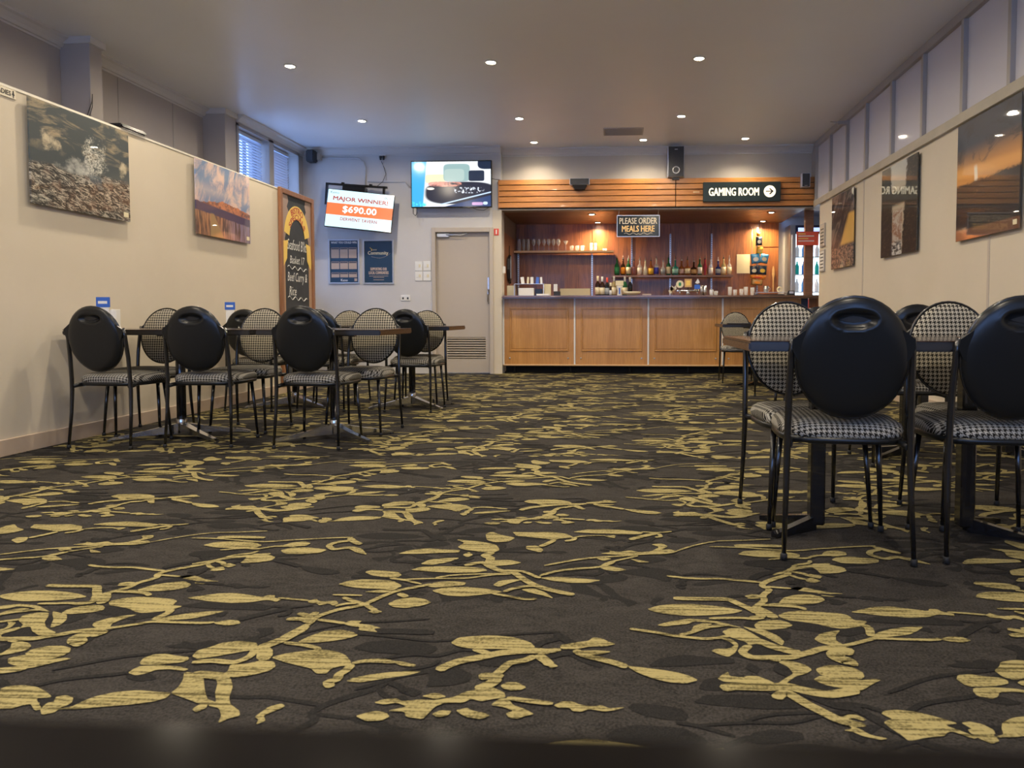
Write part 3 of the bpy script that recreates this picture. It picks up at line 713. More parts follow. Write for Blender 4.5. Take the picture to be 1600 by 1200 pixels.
CH = [  # x, y of rear feet centre, heading in degrees (0 = sitter faces the bar), label
 (.760, 2.374, -5.5, 'nearest black-backed chair in the right group, fully in view, its back to the camera'),
 (1.290, 2.375, -3, 'black-backed chair cut by the right picture edge'),
 (.735, 3.125, 186, 'houndstooth chair facing the camera across the nearest right table, its left corner seat'),
 (1.425, 3.125, 181, 'houndstooth chair seen between the two nearest black chairs at right'),
 (1.585, 3.92, 2, 'black chair half hidden behind the right-hand houndstooth chair, second row'),
 (1.31, 4.80, 0, 'black chair of which only the top shows behind the left houndstooth chair at right'),
 (1.60, 7.40, 6, 'far black chair behind the right group, only its rim and legs showing'),
 (1.49, 9.22, 178, 'houndstooth chair standing furthest away, right in front of the bar counter'),
 (-3.212, 4.21, -3, 'leftmost black-backed chair, nearest the left partition'),
 (-2.630, 4.285, 3, 'middle one of the three black-backed chairs in the left front row'),
 (-1.930, 4.262, -2, 'right-hand one of the three black-backed chairs in the left front row'),
 (-3.345, 5.06, 180, 'houndstooth chair nearest the left partition, facing the camera between two black chairs'),
 (-2.675, 5.20, 180, 'houndstooth chair directly below the chalkboard'),
 (-1.81, 5.16, 176, 'houndstooth chair with a full oval back in view beside the left table end'),
 (-3.21, 5.97, 0, 'second-row black chair just left of the houndstooth chair below the chalkboard'),
 (-2.58, 5.99, 0, 'second-row black chair mostly hidden behind the right front black chair'),
 (-1.81, 5.97, -5, 'second-row black chair by the free end of the rear left table'),
 (-2.66, 6.85, 180, 'rear houndstooth chair showing only its top under the framed posters'),
 (-1.88, 6.82, 180, 'rearmost houndstooth chair in the left group, in front of the door'),
]
for k, (x, y, a, lab) in enumerate(CH):
    o = chair0 if k == 0 else copy_tree(chair0)
    o.location = (x, y, .004); o.rotation_euler = (0, 0, R(a)); o['label'] = lab
# ------------------------------------------------------------------ tables
TZ = .74
M['dark_top'] = mk('near_black_tabletop', (.005, .004, .003), .10, spec=.25)
def table(label, x0, x1, y0, y1, cols, base='chrome', spread=(.37, .21), colmat='black_metal', group='dark laminate pedestal tables', top='tabletop'):
    cx, cy = (x0+x1)/2, (y0+y1)/2; t = thing('pedestal_table', label, 'table', (cx, cy, 0), group=group); hx, hy = (x1-x0)/2, (y1-y0)/2
    Bx(-hx, hx, -hy, hy, TZ-.036, TZ-.004, bev=.006, seg=2).make('tabletop', 'tabletop_edge', t)
    Bx(-hx+.002, hx-.002, -hy+.002, hy-.002, TZ-.004, TZ, bev=.0015).make('tabletop_surface', top, t)
    for c in cols:
        ox, oy = c[0]-cx, c[1]-cy
        if base == 'chrome':
            MB().lathe([(.030, .12), (.030, TZ-.032)], ox, oy, 14).make('column', colmat, t)
            MB().lathe([(.034, .035), (.034, .125), (.030, .132)], ox, oy, 14).make('collar', 'chrome', t)
            for sx, sy in ((1, 1), (1, -1), (-1, 1), (-1, -1)):
                d = Vector((sx*spread[0], sy*spread[1], 0)); L = d.length; d.normalize(); nrm = Vector((-d.y, d.x, 0)); b = MB()
                def fn(u, v, s, d=d, nrm=nrm, L=L): q = .026*(1-u)+.012*u; return Vector((ox, oy, 0))+d*(L*u)+nrm*(q*(1 if s else -1))+Vector((0, 0, v))
                b.prism([(.05, .03), (.5, .028), (.93, .012), (1.0, .006), (1.0, .018), (.93, .028), (.5, .06), (.05, .10)], fn)
                f = b.make('foot', 'chrome', t); MB().lathe([(0, 0), (.014, 0), (.014, .010), (0, .010)], ox+d.x*L*.97, oy+d.y*L*.97, 8).make('glide', 'rubber', f)
        else:
            Bx(ox-.028, ox+.028, oy-.028, oy+.028, .02, TZ-.032, bev=.006).make('column', colmat, t)
            for dx, dy in [q_ for q_ in ((-.30, -.20), (.30, .20), (-.30, .20), (.30, -.20)) if len(cols) == 1 or q_[0]*ox > 0]:
                d = Vector((dx, dy, 0)); L = d.length*.62; d.normalize(); nrm = Vector((-d.y, d.x, 0)); b = MB()
                def fn(u, v, s, d=d, nrm=nrm, L=L): return Vector((ox, oy, 0))+d*(L*u)+nrm*(.014*(1 if s else -1))+Vector((0, 0, v))
                b.prism([(.05, .0), (1.0, .0), (1.0, .018), (.05, .055)], fn); b.make('foot', 'black_metal', t)
        MB().box(ox-.15, ox+.15, oy-.02, oy+.02, TZ-.05, TZ-.032).box(ox-.02, ox+.02, oy-.15, oy+.15, TZ-.05, TZ-.032).make('top_bracket', 'black_metal', t)
    return t
table('long dark table against the left partition, front row', -3.56, -2.33, 4.36, 4.98, [(-2.98, 4.67)])
table('square dark table at the free end of the left front row', -2.29, -1.49, 4.36, 5.03, [(-1.92, 4.68)], spread=(.33, .22))
table('long dark table against the left partition, second row', -3.56, -2.33, 6.07, 6.72, [(-2.98, 6.38)])
table('square dark table at the free end of the left second row', -2.29, -1.47, 6.07, 6.72, [(-1.89, 6.38)], spread=(.33, .22))
table('nearest right table with two black square columns', .43, 1.68, 2.385, 3.0, [(.76, 2.76), (1.32, 2.76)], base='black')
table('right table half hidden behind the nearest one', 1.34, 2.55, 4.03, 4.62, [(1.7, 4.3), (2.3, 4.3)], base='black')
table('right table hidden behind the chairs, third row', 1.30, 2.5, 4.92, 5.55, [(1.6, 5.25), (2.2, 5.25)], base='black')
table('farthest right table, in front of the bar counter', 1.17, 2.35, 8.15, 8.82, [(1.62, 8.55)], base='black')
table('blurred dark table edge along the bottom of the picture, under the camera', -.62, .66, -.55, .1305, [(0, -.2)], base='black', top='dark_top')
sm = tag(Bx(1.24, 1.50, 8.2, 8.3, TZ, TZ+.012, bev=.002).make('menu_card', 'black'), 'dark flat menu folder lying on the farthest right table', 'menu')
# table number holders
for (x, y, lab, pad) in ((-3.43, 4.56, 'acrylic stand with blue card on the front left table', 1), (-3.44, 6.12, 'acrylic stand with blue card on the second row left table', 0)):
    t = thing('card_holder', lab, 'card holder', (x, y, TZ), R(4), 'table card holders on the left tables')
    Bx(-.04, .04, -.02, .02, 0, .006, bev=.002).make('foot_plate', 'white', t)
    Bx(-.036, .036, -.002, .002, .006, .205).make('paper_insert', 'white', t)
    Bx(-.044, .044, -.005, .005, .145, .212, bev=.001).make('header_card', 'blue', t)
    Bx(-.03, .03, -.0062, -.005, .168, .186).make('printed_strip', 'white', t)
    if pad: Bx(-.01, .075, .012, .06, .0, .13, bev=.002).make('napkin_block', 'white', t)
# ------------------------------------------------------------------ pictures
def art(name, fn, coat=1.0):
    m = mk(name, rough=.5, coat=coat); (x, y, z), v = coords(m, 'Generated'); t = m.node_tree
    fn(m, t, x, y, z, v); bs(m).inputs['Coat Roughness'].default_value = .02; bs(m).inputs['Coat IOR'].default_value = 1.5; return m
def art_sea(m, t, x, u, v, vec):
    P2 = comb(t, u*1.3, v, 0); n1 = noise(m, comb(t, u*2, v*5, 0), 1.6, 5, .6, .8); n2 = noise(m, comb(t, u*6, v*13+u*3, 0), 2.2, 8, .75, 1.5); n3 = noise(m, P2, 9, 5, .6)
    c = mixc(t, n1.step(.48, .68)*(v.step(.45, .7)), (.035, .05, .055), (.36, .29, .18))
    c = mixc(t, ((v-.92+u*.25).ab()*-1+.12).step(0, .12)*.0, c, (.3, .25, .16))
    for (cu, cv, su, sv) in ((.18, .63, .10, .10), (.93, .56, .05, .09)):
        d = ((u-cu)/su).pw(2)+((v-cv)/sv).pw(2)+(n3-.5)*5; c = mixc(t, (1.0-d).step(0, 1.4), c, (.55, .47, .32))
    d = ((u-.60)/.15).pw(2)+((v-.58)/.23).pw(2)+(n3-.5)*4; spr = noise(m, P2, 38, 4, .8)
    c = mixc(t, (1-d).step(0, .9)*spr.step(.42, .62), c, (.72, .70, .60))
    d = ((u-.45)/.24).pw(2)+((v-.45+(u-.45)*-.25)/.12).pw(2)+(n3-.5)*4; c = mixc(t, (1.0-d).step(0, 1.6)*.8, c, (.55, .55, .50))
    rock = n2.step(.46, .60); rc = mixc(t, rock, (.008, .007, .006), (.46, .42, .34)); rc = mixc(t, noise(m, P2, 7, 2).step(.5, .65)*.35, rc, (.16, .08, .045))
    top = v+n1*.16-u*.02; c = mixc(t, (.50-top).step(0, .05), c, rc)
    d = ((u-.63)/.09).pw(2)+((v-.36)/.08).pw(2); c = mixc(t, (1-d-(n3-.5)*5).step(0, .8)*.5, c, (.07, .11, .14)); setc(m, c)
def art_lake(m, t, x, u, v, vec):
    n1 = noise(m, comb(t, u*3, v*1.6-u*1.2, 0), 1.8, 5, .6, .5); n2 = noise(m, comb(t, u*5, v*4, 3), 2, 6, .65); ns = noise(m, comb(t, u*14, v*1.5, 0), 2, 4)
    c = mixc(t, n1.step(.42, .62), (.16, .25, .42), (.72, .52, .44)); c = mixc(t, ((v-.62).ab()*-4+.6).step(0, 1)*.5, c, (.75, .62, .52))
    ridge = .50+.0*u; r = v-(.52-((u-.5).ab()*.16))-n2*.10+.05
    mt = mixc(t, n2.step(.4, .6), (.13, .055, .06), (.55, .20, .09)); c = mixc(t, (r*-1).step(0, .01), c, mt)
    c = mixc(t, ((.43-u*.09)-v+n2*.05).step(0, .02), c, (.055, .04, .10))
    wt = mixc(t, ns.step(.4, .62), (.10, .055, .045), (.45, .22, .11)); wt = mixc(t, (u-.35).step(0, .5)*ns.step(.35, .6), wt, (.20, .17, .28))
    c = mixc(t, ((.32-u*.08)-v+n2*.03).step(0, .02), c, wt); d = ((u-.28)*3+(v-.28)*.8).ab(); c = mixc(t, (.14-d+(.3-v)*.9).step(0, .08)*(.33-v).step(0, .03), c, (.34, .22, .10)); setc(m, c)
def art_sunset(m, t, x, y, v, vec):
    u = 1-y; n1 = noise(m, comb(t, u*2, v*4, 0), 1.6, 5, .6, .8); n2 = noise(m, comb(t, u*3, v*9, 2), 2.5, 6, .7, 1)
    c = mixc(t, v.step(.55, .80), (.60, .27, .06), (.030, .042, .065)); c = mixc(t, n1.step(.5, .62)*v.step(.45, .7)*.7, c, (.02, .022, .03))
    c = mixc(t, ((v-.58+u*.05).ab()*-1+.07).step(0, .06), c, (.75, .36, .09)); d = ((u-.34+((v-.5)*.12)).ab()); c = mixc(t, (.035-d-(v-.6)*.02).step(0, .02)*(.62-v).step(0, .05)*(v-.36).step(0, .08), c, (.85, .75, .60))
    c = mixc(t, (.46-v+n2*.06).step(0, .03), c, mixc(t, n2.step(.56, .70), (.006, .006, .008), (.05, .033, .022)))
    c = mixc(t, (.10-v).step(0, .02), c, (.14, .06, .03)); setc(m, c)
def art_river(m, t, x, y, v, vec):
    u = 1-y; n1 = noise(m, comb(t, u*3, v*5, 0), 2.5, 6, .65, 1); n2 = noise(m, comb(t, u*4, v*9, 4), 3, 6, .7, .5)
    c = mixc(t, v.step(.6, 1), (.50, .42, .30), (.50, .52, .48)); side = (u-.5).ab()+n1*.14
    c = mixc(t, (side-.22-(v-.55)*.12).step(0, .05), c, mixc(t, n2.step(.5, .66), (.005, .005, .004), (.06, .045, .025)))
    c = mixc(t, (.74-v).step(0, .06)*(v-.52).step(0, .05), c, (.025, .025, .02)); wr = (.16-(u-.48).ab()-n1*.06+.03).step(0, .05)
    c = mixc(t, wr*(.52-v).step(0, .06), c, mixc(t, n1.step(.4, .6), (.26, .13, .07), (.50, .44, .38))); c = mixc(t, (.17-v).step(0, .05)*wr, c, mixc(t, n2.step(.42, .58), (.04, .035, .03), (.62, .60, .56))); setc(m, c)
def art_swirl(m, t, x, y, v, vec):
    u = 1-y; q = v*2.4-u*1.8; n1 = noise(m, comb(t, q, u*1.2, 0), 1.7, 5, .55, 1.6); n2 = noise(m, comb(t, u*6, v*8, 1), 3, 5, .7)
    c = mixc(t, n1.step(.44, .56), (.012, .010, .014), (.17, .13, .11)); c = mixc(t, ((u+v*-.9+.12+n1*.3).step(.35, .5))*(v-.28).step(0, .05)*(.72-v).step(0, .05), c, (.70, .42, .10))
    c = mixc(t, (.27-v+n2*.05).step(0, .03), c, mixc(t, n2.step(.42, .6), (.010, .009, .010), (.36, .24, .17))); setc(m, c)
def picture(lab, mat, x, y0, y1, z0_, z1_, side, plate=True):
    t = thing('photo_panel', lab, 'picture', (x, (y0+y1)/2, z0_)); s = 1 if side > 0 else -1
    xa_, xb_ = sorted((x+s*.022, x+s*.034))
    P(Bx(xa_, xb_, y0, y1, z0_, z1_, bev=.0015), 'print_panel', mat, t)
    P(Bx(*sorted((x, x+s*.022)), y0+.12, y1-.12, z0_+.12, z1_-.12), 'wall_spacer', 'white', t)
    if plate:
        yy = y1-.07 if side > 0 else y0+.02
        P(Bx(*sorted((x+s*.034, x+s*.0355)), yy, yy+.05, z0_+.03, z0_+.065), 'title_sticker', 'cream', t)
    return t
picture('acrylic photo of a wave bursting over rocks, nearest on the left partition', art('photo_sea', art_sea), XP, 4.19, 5.07, 1.515, 2.165, 1)
picture('acrylic photo of pink clouds over a mountain lake, between the wave photo and the chalkboard', art('photo_lake', art_lake), XP, 5.89, 6.77, 1.53, 2.17, 1)
picture('large acrylic sunset seascape, nearest on the right wall', art('photo_sunset', art_sunset), XR, 4.97, 5.87, 1.42, 2.33, -1)
picture('tall acrylic photo of a river gorge, middle one on the right wall', art('photo_river', art_river), XR, 6.63, 7.51, 1.425, 2.31, -1, False)
picture('acrylic photo with yellow and black swirls, farthest on the right wall', art('photo_swirl', art_swirl), XR, 8.39, 9.23, 1.42, 2.32, -1, False)
for (y0, z_0, z_1, m_, lab) in ((9.60, 1.76, 2.07, 'trim', 'upper one of two small framed notices at the far end of the right wall'), (9.60, 1.43, 1.72, 'white', 'lower one of two small framed notices at the far end of the right wall')):
    t = thing('framed_notice', lab, 'notice', (XR, y0, z_0)); P(Bx(XR-.018, XR, y0, y0+.21, z_0, z_1, bev=.003), 'frame', 'frame_grey', t)
    P(Bx(XR-.0195, XR-.018, y0+.02, y0+.19, z_0+.02, z_1-.02), 'paper', m_, t)
    for k in range(5): P(Bx(XR-.0205, XR-.0195, y0+.035, y0+.175, z_0+.045+k*.045, z_0+.06+k*.045), 'printed_bar', 'black', t)
# ------------------------------------------------------------------ chalkboard
cb = thing('chalkboard', 'tall bistro specials chalkboard in a brown frame at the end of the partition', 'chalkboard', (XP, 7.82, .08))
Y0c, Y1c, Z0c, Z1c = 7.40, 8.23, .08, 2.20
fr = MB(); fx0, fx1 = XP+.002, XP+.035
for a in ((Y0c, Y0c+.055, Z0c, Z1c), (Y1c-.055, Y1c, Z0c, Z1c), (Y0c+.055, Y1c-.055, Z1c-.055, Z1c), (Y0c+.055, Y1c-.055, Z0c, Z0c+.055)): fr.box(fx0, fx1, *a, bev=.005)
P(fr, 'frame', 'wood_frame', cb)
M['slate'] = grainy(mk('chalkboard_slate', rough=.6), (.022, .026, .032), (.035, .04, .047), scale=5)
M['panel_tan'] = mk('printed_tan_border', (.40, .25, .15), .6); M['banner'] = mk('banner_yellow', (.80, .56, .13), .6); M['letter_red'] = mk('letter_red', (.45, .06, .04), .6); M['chalk'] = mk('chalk', (.75, .75, .72), .9); M['orn'] = mk('border_mauve', (.33, .24, .20), .6)
P(Bx(XP+.003, XP+.014, Y0c+.055, Y1c-.055, Z0c+.055, Z1c-.055), 'board', 'slate', cb)
b = MB()
for (p, q) in ((Y0c+.055, Y0c+.125), (Y1c-.125, Y1c-.055)): b.box(XP+.014, XP+.0155, p, q, Z0c+.055, 1.75)
P(b, 'side_border', 'panel_tan', cb)
cyb = (Y0c+Y1c)/2
for s in (-1, 1):
    pl = [(s*.36, 2.14), (s*.22, 2.14), (s*.20, 2.08), (s*.235, 2.02), (s*.19, 1.96), (s*.21, 1.88), (s*.26, 1.74), (s*.30, 1.66), (s*.36, 1.66)]
    P(MB().prism(pl, lambda u, v_, sd: Vector((XP+(.0165 if sd else .014), cyb+u, v_))), 'ornament', 'orn', cb)
b = MB()
arc = lambda r_, a: (r_*math.cos(a)*1.0, 1.66+r_*math.sin(a)*1.25)
outer = [arc(.315, R(12+156*k/16)) for k in range(17)]; inner = [arc(.195, R(168-156*k/16)) for k in range(17)]
b.prism(outer+inner, lambda u, v_, sd: Vector((XP+(.019 if sd else .016), cyb+u, v_)))
for s in (-1, 1): b.prism([(s*.22, 1.66), (s*.33, 1.64), (s*.355, 1.45), (s*.34, 1.36), (s*.25, 1.46), (s*.24, 1.58)], lambda u, v_, sd: Vector((XP+(.018 if sd else .0155), cyb+u, v_)))
P(b, 'banner', 'banner', cb)
def arcp(r0):
    def pf(u, v_):
        a = R(90)-u/r0; return Vector((XP+.0195, cyb+(r0+v_)*math.cos(a), 1.66+(r0+v_)*math.sin(a)*1.22))
    return pf
Pt(text('letters_bistro', 'BISTRO', 'letter_red', cb, arcp(.282), w=.30, h=.055, bold=.05), cb)
Pt(text('letters_specials', 'SPECIALS', 'letter_red', cb, arcp(.222), w=.44, h=.048, bold=.05), cb)
for (s_, z_, w_, h_) in (("Seafood B'kt", 1.62, .47, .12), ('Basket 17', 1.455, .36, .085), ('Beef Curry &', 1.25, .48, .13), ('Rice', 1.11, .17, .10)):
    Pt(text('chalk_writing', s_, 'chalk', cb, faceXp(XP+.0155, cyb-(.12 if s_ == 'Rice' else 0), z_), w=w_, h=h_, shear=.2), cb)
for z_ in (1.37, 1.035):
    P(MB().tube([(XP+.016, cyb-.24+.48*k/24, z_+.018*math.sin(k*.9)-.0025*k*.3) for k in range(25)], .0045, 4), 'chalk_wave', 'chalk', cb)
# ------------------------------------------------------------------ ladies sign
ls = tag(Bx(XP+.001, XP+.006, 3.88, 4.135, 2.118, 2.172, bev=.001).make('restroom_sign', mk('sign_cream', (.70, .64, .50), .4)), 'small LADIES sign at the top left edge of the partition', 'sign')
text('letters_ladies', 'LADIES', 'black', ls, faceXp(XP+.0066, 4.045, 2.145), w=.105, h=.028, bold=.03)
MB().prism([(0, .022), (.005, .018), (.004, .011), (.010, -.006), (.004, -.006), (.003, -.022), (-.003, -.022), (-.004, -.006), (-.010, -.006), (-.004, .011), (-.005, .018)], lambda u, v_, s: Vector((XP+(.0069 if s else .006), 4.115+u, 2.145+v_))).make('figure_symbol', 'black', ls)
# box and cables on top of partition
bxo = tag(MB().box(-3.72, -3.60, 5.02, 5.30, 2.191, 2.225, bev=.01, seg=2).make('media_box', 'black_gloss'), 'black box lying on top of the partition with cables', 'electronic box')
for q in range(2): tag(MB().tube([(-3.70, 5.06+.05*q, 2.2), (-3.76, 5.02, 2.24), (-4.0, 5.25, 2.26+.03*q), (-4.3, 5.6, 2.38+.06*q), (-4.52, 5.95, 2.62+.05*q), (-4.57, 6.02, 2.75)], .003, 6).make('black_cable', 'black'), ['thin black cable from the box up to the column', 'second thin black cable beside the first above the partition'][q], 'cable')
# ------------------------------------------------------------------ televisions
tv = thing('television', 'wide black wall television showing a cooking grill, above the door', 'television', (-2.38, 10.02, 2.70), 0)
Bx(-.578, .578, 0, .045, -.33, .33, bev=.006).make('housing', 'black_gloss', tv)
M['scr'] = mk('screen_grill', (0, 0, 0), .15); m = M['scr']; (x, y, z), vec = coords(m, 'Generated'); t = m.node_tree
u, v_ = x, z; n1 = noise(m, comb(t, u*3, v_*3, 0), 3, 4, .6, .5); n2 = noise(m, comb(t, u*30, v_*14, 2), 1, 3)
def blob(cu, cv, su, sv, e=2, soft=.25): return (1-((((u-cu)/su).ab()).pw(e)+(((v_-cv)/sv).ab()).pw(e))).step(0, soft)
c = mixc(t, (u-.13+v_*-.05).step(0, .02), (.05, .42, .80), (.80, .84, .88)); c = mixc(t, blob(.20, .5, .30, .62, 8, .1)*.0, c, (1, 1, 1))
c = mixc(t, blob(.30, .62, .13, .10, 6), c, (.75, .74, .50)); c = mixc(t, blob(.57, .75, .17, .20, 6), c, (.30, .45, .45)); c = mixc(t, blob(.54, .70, .13, .14, 5), c, (.42, .55, .52))
c = mixc(t, blob(.82, .68, .10, .12, 8), c, (.02, .03, .06)); c = mixc(t, blob(.95, .95, .12, .13, 3), c, (.01, .02, .05))
c = mixc(t, blob(.62, .30, .47, .26, 3), c, (.018, .02, .04)); c = mixc(t, blob(.42, .50, .22, .06, 3)*n1.step(.35, .6), c, (.80, .33, .26))
c = mixc(t, blob(.72, .36, .20, .07, 4)*n2.step(.5, .62), c, (.75, .82, .95)); dd = (v_-.02-(u-.3)*.42).ab(); c = mixc(t, (.02-dd).step(0, .012)*(u-.35).step(0, .03), c, (.55, .70, .95))
c = mixc(t, ((u-.3)*.42-.04-v_).step(0, .02), c, (.02, .05, .16)); c = mixc(t, blob(.24, .40, .05, .03), c, (.95, .9, .75)); c = mixc(t, blob(.06, .06, .14, .06, 3)*n2.step(.4, .6), c, (.1, .75, .85))
c = mixc(t, blob(.83, .06, .07, .035, 6), c, (.55, .35, .60)); c = mixc(t, blob(.93, .07, .03, .035, 3), c, (.60, .75, .95))
setc(m, c, 'Emission Color'); bs(m).inputs['Emission Strength'].default_value = 1.15; bs(m).inputs['Base Color'].default_value = (.01, .01, .01, 1)
Bx(-.565, .565, -.0015, .001, -.315, .315).make('screen', 'scr', tv)
Bx(-.15, .15, .045, .18, -.2, .2).make('wall_bracket', 'black', tv)
MB().tube([(-.55, .01, -.33), (-.55, .01, -.41), (-.52, .01, -.44), (-.50, .01, -.41), (-.50, .01, -.33)], .005, 6).make('hanging_lead', 'black', tv)
MB().tube([(.30, .02, -.33), (.36, .02, -.36), (.46, .02, -.37), (.53, .02, -.33)], .004, 6).make('lower_lead', 'black', tv)
tv = thing('promotion_screen', 'tilted screen reading MAJOR WINNER on the left of the back wall', 'television', (-3.657, 9.90, 2.32)); tv.rotation_euler = (R(-8), R(5.2), R(9))
Bx(-.462, .462, .0, .035, -.275, .275, bev=.004).make('housing', 'black_gloss', tv)
M['scr_w'] = mk('screen_white_blue', (.01, .01, .01), .2, emit=(.62, .90, 1.0), es=1.25); M['scr_o'] = mk('screen_orange', (.01, .01, .01), .2, emit=(1.0, .22, .07), es=1.0); M['scr_r'] = mk('screen_red_type', (.01, .01, .01), .3, emit=(.60, .09, .07), es=.8)
M['scr_t'] = mk('screen_white_type', (.01, .01, .01), .3, emit=(.9, .98, 1), es=1.4); M['scr_g'] = mk('screen_grey_type', (.01, .01, .01), .3, emit=(.15, .2, .25), es=.8)
Bx(-.452, .452, -.001, .001, -.265, .265).make('screen', 'scr_w', tv)
Bx(-.452, .452, -.002, -.001, -.095, .075).make('orange_band', 'scr_o', tv)
text('letters_major_winner', 'MAJOR WINNER!', 'scr_r', tv, faceY(.0, -.0025, .135), w=.75, h=.075, bold=.04)
text('letters_amount', '$690.00', 'scr_t', tv, faceY(0, -.0025, -.008), w=.46, h=.105, bold=.03)
text('letters_venue', 'DERWENT TAVERN', 'scr_r', tv, faceY(0, -.0025, -.145), w=.50, h=.045, bold=.03)
text('letters_corner', 'Keno', 'scr_g', tv, faceY(-.36, -.0025, .225), w=.12, h=.035); text('letters_clock', '00:31', 'scr_g', tv, faceY(.375, -.0025, .215), w=.10, h=.032, bold=.03)
br = thing('screen_bracket', 'dark metal hanging bracket above the tilted promotion screen', 'bracket', (-3.75, 10.05, 2.70)); br.rotation_euler = (0, R(4), R(2))
MB().box(-.44, .44, -.02, .02, -.02, .01).box(-.44, -.41, -.02, .02, -.30, 0).box(.38, .41, -.02, .02, -.14, 0).box(-.20, .12, -.01, .12, -.12, -.02).make('bracket_frame', 'black_metal', br)
for x_ in (-.2, .2): Bx(x_-.02, x_+.02, -.01, .02, .01, .03).make('clamp', 'black_metal', br)
# conduits, plugs
def run(name, pts, lab, cat='cable', mat='wall_blue', r=.011): return tag(MB().tube(pts, r, 8).make(name, mat), lab, cat)
p = lambda px, py, Y=10.19: tuple(onY(px, py, Y))
run('conduit', [p(500, 247), p(560, 247), p(568, 253), p(571, 262), p(571, 290)], 'pale conduit bending down to the tilted screen', 'conduit')
run('conduit', [p(575, 284), p(633, 284), p(641, 293)], 'short pale conduit between the tilted screen and the television', 'conduit')
so_ = thing('power_socket', 'white power socket with two black plugs below the cornice', 'power socket', tuple(onY(598, 245, 10.19)))
Bx(-.045, .045, -.01, .01, -.02, .03).make('socket_plate', 'white', so_)
for s in (-1, 1): MB().lathe([(.0, -.055), (.012, -.05), (.02, -.01), (.02, .005), (0, .005)], s*.022, -.03, 8).make('plug', 'black', so_)
run('power_lead', [p(596, 252, 10.16), p(600, 262, 10.15), p(603, 272, 10.15), p(598, 284, 10.14), p(588, 292, 10.1)], 'dark lead hanging from the two plugs to the screen bracket', mat='black', r=.004)
run('power_lead', [p(600, 252, 10.16), p(598, 258, 10.15), p(603, 266, 10.17), p(604, 282, 10.18)], 'pale second lead beside the dark one below the plugs', mat='trim', r=.004)
run('power_lead', [p(768, 279, 10.0), p(773, 280, 10.1), p(781, 281, 10.14)], 'short lead from the television to the timber fascia', mat='black', r=.004)
cs = thing('corner_speaker', 'small black speaker in the ceiling corner above the windows', 'speaker', tuple(onY(487, 244, 10.07)), 0)
Bx(-.06, .06, -.07, .07, -.09, .08, bev=.015, seg=2).make('cabinet', 'grey_speaker', cs); Bx(.03, .10, .04, .13, -.04, .05, bev=.004).make('wall_mount', 'trim', cs)
# posters
def poster(lab, x0, x1, z_0, z_1):
    t = thing('framed_poster', lab, 'poster', ((x0+x1)/2, YB, z_0)); b = MB()
    for a in ((x0, x0+.022, z_0, z_1), (x1-.022, x1, z_0, z_1), (x0+.022, x1-.022, z_0, z_0+.022), (x0+.022, x1-.022, z_1-.022, z_1)): b.box(a[0], a[1], YB-.022, YB-.001, a[2], a[3], bev=.003)
    P(b, 'frame', 'alu', t); P(Bx(x0+.022, x1-.022, YB-.012, YB-.002, z_0+.022, z_1-.022), 'sheet', mk('poster_navy', (.02, .055, .11), .25), t); return t
p1 = poster('left one of two navy posters, with a grid of prize panels', -4.235, -3.775, 1.305, 1.955)
Pt(text('letters_heading', 'WHAT YOU COULD WIN', 'white', p1, faceY(-4.005, YB-.013, 1.905), w=.38, h=.03, bold=.03), p1)
M['tan_panel'] = mk('tan_print', (.48, .36, .28), .5)
for r_, (za, zb) in enumerate(((1.68, 1.83), (1.52, 1.63), (1.40, 1.47))):
    for c_ in range(3):
        x0 = -4.195+c_*.13
        P(Bx(x0, x0+.118, YB-.0135, YB-.012, za, zb), 'prize_panel', 'tan_panel', p1); P(Bx(x0+.004, x0+.114, YB-.0145, YB-.0135, zb-.022, zb-.006), 'printed_bar', 'navy', p1)
Pt(text('letters_logo', 'Keno', 'white', p1, faceY(-4.005, YB-.013, 1.36), w=.10, h=.035, bold=.03), p1)
P(Bx(-3.855, -3.815, YB-.0135, YB-.012, 1.345, 1.385), 'plain_patch', 'tan_panel', p1)
p2 = poster('right one of two navy posters, reading Community', -3.725, -3.268, 1.30, 1.945)
Pt(text('letters_community', 'Community', 'cream', p2, faceY(-3.50, YB-.013, 1.745), w=.30, h=.065, bold=.03), p2)
Pt(text('letters_small', 'Keno', 'cream', p2, faceY(-3.56, YB-.013, 1.80), w=.08, h=.025), p2)
Pt(text('letters_line', 'SUPPORTING OUR', 'tan_panel', p2, faceY(-3.495, YB-.013, 1.52), w=.24, h=.04, bold=.05), p2); Pt(text('letters_line', 'LOCAL COMMUNITIES', 'tan_panel', p2, faceY(-3.495, YB-.013, 1.465), w=.29, h=.042, bold=.05), p2)
P(MB().tube([(-3.62, YB-.0125, 1.83), (-3.59, YB-.0125, 1.80), (-3.60, YB-.0125, 1.78)], .006, 4), 'leaf_mark', 'banner', p2)
P(MB().tube([(-3.60+.28*k/10, YB-.0125, 1.70-.09*math.sin(k/10*2.2)+k*.012) for k in range(11)], .002, 4), 'swoosh', 'tan_panel', p2)
for z_, w_ in ((1.415, .28), (1.395, .16), (1.36, .16)): P(Bx(-3.495-w_/2, -3.495+w_/2, YB-.0135, YB-.012, z_, z_+.006), 'printed_bar', 'tan_panel', p2)
for k, (cx_, cz_) in enumerate(((-2.905, 1.56), (-2.785, 1.56), (-2.905, 1.415), (-2.785, 1.415))):
    t = thing('light_switch', ['upper left plate of the four-plate switch group by the door', 'upper right plate of the four-plate switch group by the door', 'lower left plate of the four-plate switch group by the door', 'lower right plate of the four-plate switch group by the door'][k], 'light switch', (cx_, YB, cz_), group='four switch plates by the door')
    Bx(-.055, .055, -.012, 0, -.068, .068, bev=.003).make('plate', 'white', t)
    for q in range(2): Bx(-.03+q*.032, -.004+q*.032, -.017, -.012, -.02, .025, bev=.002).make('rocker', 'cream' if q else 'white', t)
